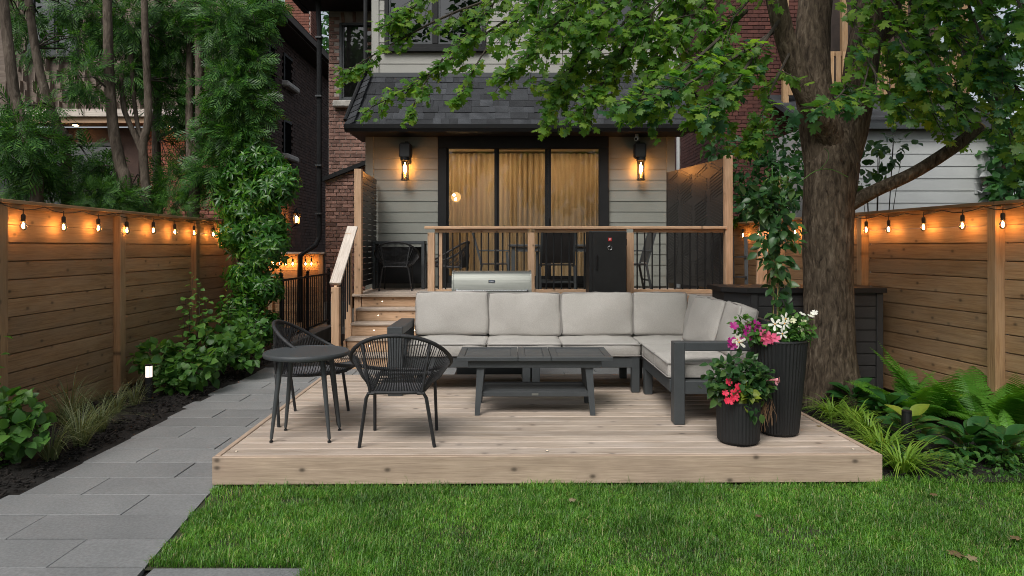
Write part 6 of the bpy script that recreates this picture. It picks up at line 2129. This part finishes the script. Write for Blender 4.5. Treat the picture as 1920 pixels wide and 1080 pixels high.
# ------------------------------------------------------------------ potted plants
def flower_tpl(n, notch, cup, w):
    """n-petalled open flower facing +Z"""
    v = [(0, 0, 0)]
    f = []
    for k in range(n):
        a = 2 * math.pi * k / n
        for (r_, da) in ((.55, -w), (1.0, -w * .55), (.92 if notch else 1.12, 0), (1.0, w * .55), (.55, w)):
            v.append((r_ * math.cos(a + da), r_ * math.sin(a + da), cup * r_ * r_))
        b = 1 + 5 * k
        f += [(0, b, b + 1), (0, b + 1, b + 2), (0, b + 2, b + 3), (0, b + 3, b + 4)]
    return np.array(v, float), np.array(f, np.int32)
PETUNIA = flower_tpl(5, True, .18, math.pi / 5 * 1.02)
STAR = flower_tpl(5, False, .1, .36)
def flowers(parent, pts, tpl, size, mat, name='flower', face=(0, -1, .35), eye=None):
    me = bpy.data.meshes.new('flower'); me.from_pydata(tpl[0].tolist(), [], tpl[1].tolist()); me.materials.append(mat)
    em = mesh_of(MB().sphere((0, 0, .02), .14, 6, 4), eye) if eye else None
    for (px, py, Y) in pts:
        p = P(px, py, Y)
        z = (Vector(face) + Vector((random.uniform(-.45, .45), random.uniform(-.1, .1), random.uniform(-.3, .4)))).normalized()
        x = Vector((0, 0, 1)).cross(z).normalized()
        y_ = z.cross(x)
        m = Matrix((x, y_, z)).transposed().to_4x4() @ Matrix.Rotation(random.uniform(0, 6), 4, 'Z') @ Matrix.Scale(size * random.uniform(.85, 1.15), 4)
        m.translation = p
        o = inst(name, me, parent, m)
        if em: inst('flower_eye', em, parent, m)
tp = root('potted_flowers', 'magenta, pink and white petunias filling the tall planter', 'flowers', TP + Vector((0, 0, .69)))
np_obj('foliage', *merge([clump(OVATE, P(px, py, Y), (rx / F * Y, .11, ry / F * Y), n, .05, .6, .1, 1, .2, -.4) for (px, py, Y, rx, ry, n) in
       ((1455, 632, 5.0, 50, 20, 220), (1415, 625, 4.98, 40, 20, 130), (1500, 620, 5.0, 30, 25, 150), (1395, 610, 4.98, 20, 18, 50), (1475, 600, 5.05, 25, 20, 80))]), m_shrub, tp)
sm_ = MB()
for (px, py) in ((1383, 590), (1515, 590), (1520, 600), (1505, 595), (1372, 625), (1400, 600)):
    sm_.tube([P(1455, 650, 5.03), P((1455 + px) / 2, (640 + py) / 2, 5.0), P(px, py, 4.98)], .0025, 4, caps=False)
obj('stem', sm_, m_shrub, tp)
flowers(tp, [(1376, 611, 4.93), (1400, 623, 4.93), (1404, 630, 4.92), (1389, 636, 4.92), (1370, 641, 4.9), (1374, 647, 4.9), (1411, 618, 4.95), (1416, 607, 4.96), (1422, 612, 4.95), (1405, 612, 4.96), (1380, 639, 4.91)], PETUNIA, .034, m_magenta)
flowers(tp, [(1434, 628, 4.90), (1443, 634, 4.90), (1452, 636, 4.9), (1437, 636, 4.89)], PETUNIA, .040, m_pink, face=(0, -1, .1))
flowers(tp, [(1453, 608, 4.93), (1473, 598, 4.95), (1471, 607, 4.93), (1467, 626, 4.9), (1386, 642, 4.88), (1382, 636, 4.88)], STAR, .042, m_petal, eye=m_eye, face=(0, -1, .2))
flowers(tp, [(1486, 600, 4.97), (1507, 602, 4.97), (1501, 617, 4.96)], PETUNIA, .029, m_cream)
flowers(tp, [(1504, 589, 4.99), (1520, 593, 4.99), (1527, 587, 5.0)], PETUNIA, .029, m_petal, face=(0, -.5, 1))

vn = root('potted_vine', 'leafy vine climbing tall bamboo stakes in the tall planter', 'vine', TP + Vector((.02, .08, .67)))
for (a, b) in (((1449, 640), (1452, 430)), ((1457, 640), (1462, 330)), ((1466, 640), (1452, 450))):
    obj('stake', MB().tube([P(*a, 5.12), P(*b, 5.14)], .006, 7), m_bamboo, vn)
vm = MB()
for s in (-1, 1):
    vm.tube([P(1455 + 9 * s * math.cos(t * 1.3), 640 - 22 * t, 5.12 + .05 * math.sin(t * 1.3)) for t in range(16)], .004, 5, caps=False)
vm.tube(cr([P(1470, 350, 5.15), P(1500, 340, 5.2), P(1530, 320, 5.25), P(1560, 318, 5.3), P(1590, 332, 5.35)], 12), .003, 4, caps=False)
vm.tube(cr([P(1535, 320, 5.25), P(1552, 300, 5.25), P(1553, 285, 5.25), P(1545, 278, 5.25)], 8), .0025, 4, caps=False)
obj('stem', vm, m_shrub, vn)
np_obj('foliage', *merge([clump(OVATE, P(px, py, Y), (rx / F * Y, .14, ry / F * Y), n, .085, .6, .35, 1, .1, -.5) for (px, py, Y, rx, ry, n) in
       ((1462, 585, 5.1, 25, 30, 22), (1460, 540, 5.1, 22, 35, 20), (1455, 490, 5.1, 28, 40, 60), (1450, 440, 5.1, 32, 40, 75), (1448, 390, 5.12, 48, 38, 110), (1420, 385, 5.15, 40, 28, 60), (1465, 350, 5.15, 38, 30, 60), (1480, 440, 5.1, 20, 40, 25), (1425, 455, 5.1, 18, 25, 12))]), m_vine, vn)

sp_ = root('potted_flowers', 'red and pale pink flowers spilling from the short planter', 'flowers', SP + Vector((0, 0, .29)))
np_obj('foliage', *merge([clump(OVATE, P(px, py, Y), (rx / F * Y, .11, ry / F * Y), n, .07, .6, .1, 1, .15, -.5) for (px, py, Y, rx, ry, n) in
       ((1385, 725, 4.78, 45, 32, 170), (1365, 700, 4.82, 35, 28, 80), (1410, 700, 4.82, 40, 28, 110), (1345, 725, 4.8, 30, 26, 70), (1425, 725, 4.8, 26, 30, 60), (1410, 765, 4.72, 20, 18, 18), (1395, 675, 4.85, 20, 14, 20), (1335, 695, 4.82, 20, 10, 10))]), m_vine, sp_)
np_obj('coleus_leaves', *clump(ROUND, P(1402, 740, 4.70), (.06, .04, .06), 26, .06, .6, .1, 1, .2, -.6), m_yellow, sp_)
flowers(sp_, [(1376, 737, 4.67), (1382, 732, 4.67), (1370, 751, 4.66), (1362, 752, 4.66), (1366, 716, 4.7), (1360, 737, 4.68), (1378, 744, 4.66), (1384, 727, 4.68)], PETUNIA, .030, m_coral)
flowers(sp_, [(1461, 712, 4.72), (1455, 716, 4.72)], PETUNIA, .026, m_palepink, face=(1, -.6, .2))
obj('flower_tube', MB().tube([P(1432, 714, 4.74), P(1448, 712, 4.73), P(1459, 712, 4.72)], [.003, .006, .012], 7, caps=False), m_palepink, sp_)
hm = MB()
for k in range(26):
    a = P(random.uniform(1425, 1450), random.uniform(745, 765), 4.8)
    b = a + Vector((random.uniform(-.02, .04), random.uniform(-.03, .03), -random.uniform(.08, .2)))
    hm.tube([a, a.lerp(b, .5) + Vector((random.uniform(-.02, .02), 0, 0)), b], .0015, 3, caps=False)
obj('dry_roots', hm, m_root, sp_, kind='stuff')

# ------------------------------------------------------------------ fallen leaves on lawn and deck
for k, (px, py, s, lab) in enumerate(((1790, 1040, .07, 'dry brown leaf on the right of the lawn'), (1815, 1046, .05, 'small dry leaf fragment beside the brown leaf on the lawn'), (1425, 968, .035, 'tiny dry leaf on the lawn before the short planter'), (1912, 1010, .05, 'orange dry leaf at the right lawn edge'), (1068, 937, .04, 'pale dry leaf on the lawn below the deck middle'), (1533, 799, .04, 'reddish fallen leaf on the deck beside the tall planter'), (1745, 925, .04, 'pale leaf scrap at the lawn edge by the lime grass'))):
    zg = DZ + .003 if py < 850 else .03
    Y = (EYE - zg) * F / (py - HY)
    p = P(px, py, Y)
    me = bpy.data.meshes.new('fallen_leaf'); me.from_pydata(MAPLE[0].tolist(), [], MAPLE[1].tolist()); me.materials.append(m_dead)
    o = inst('fallen_leaf', me, None, leaf_mat4(p, Vector((random.uniform(-1, 1), random.uniform(-1, 1), .05)), Vector((0, -.2, 1)), s))
    tag(o, lab, 'leaf', 'fallen leaves')
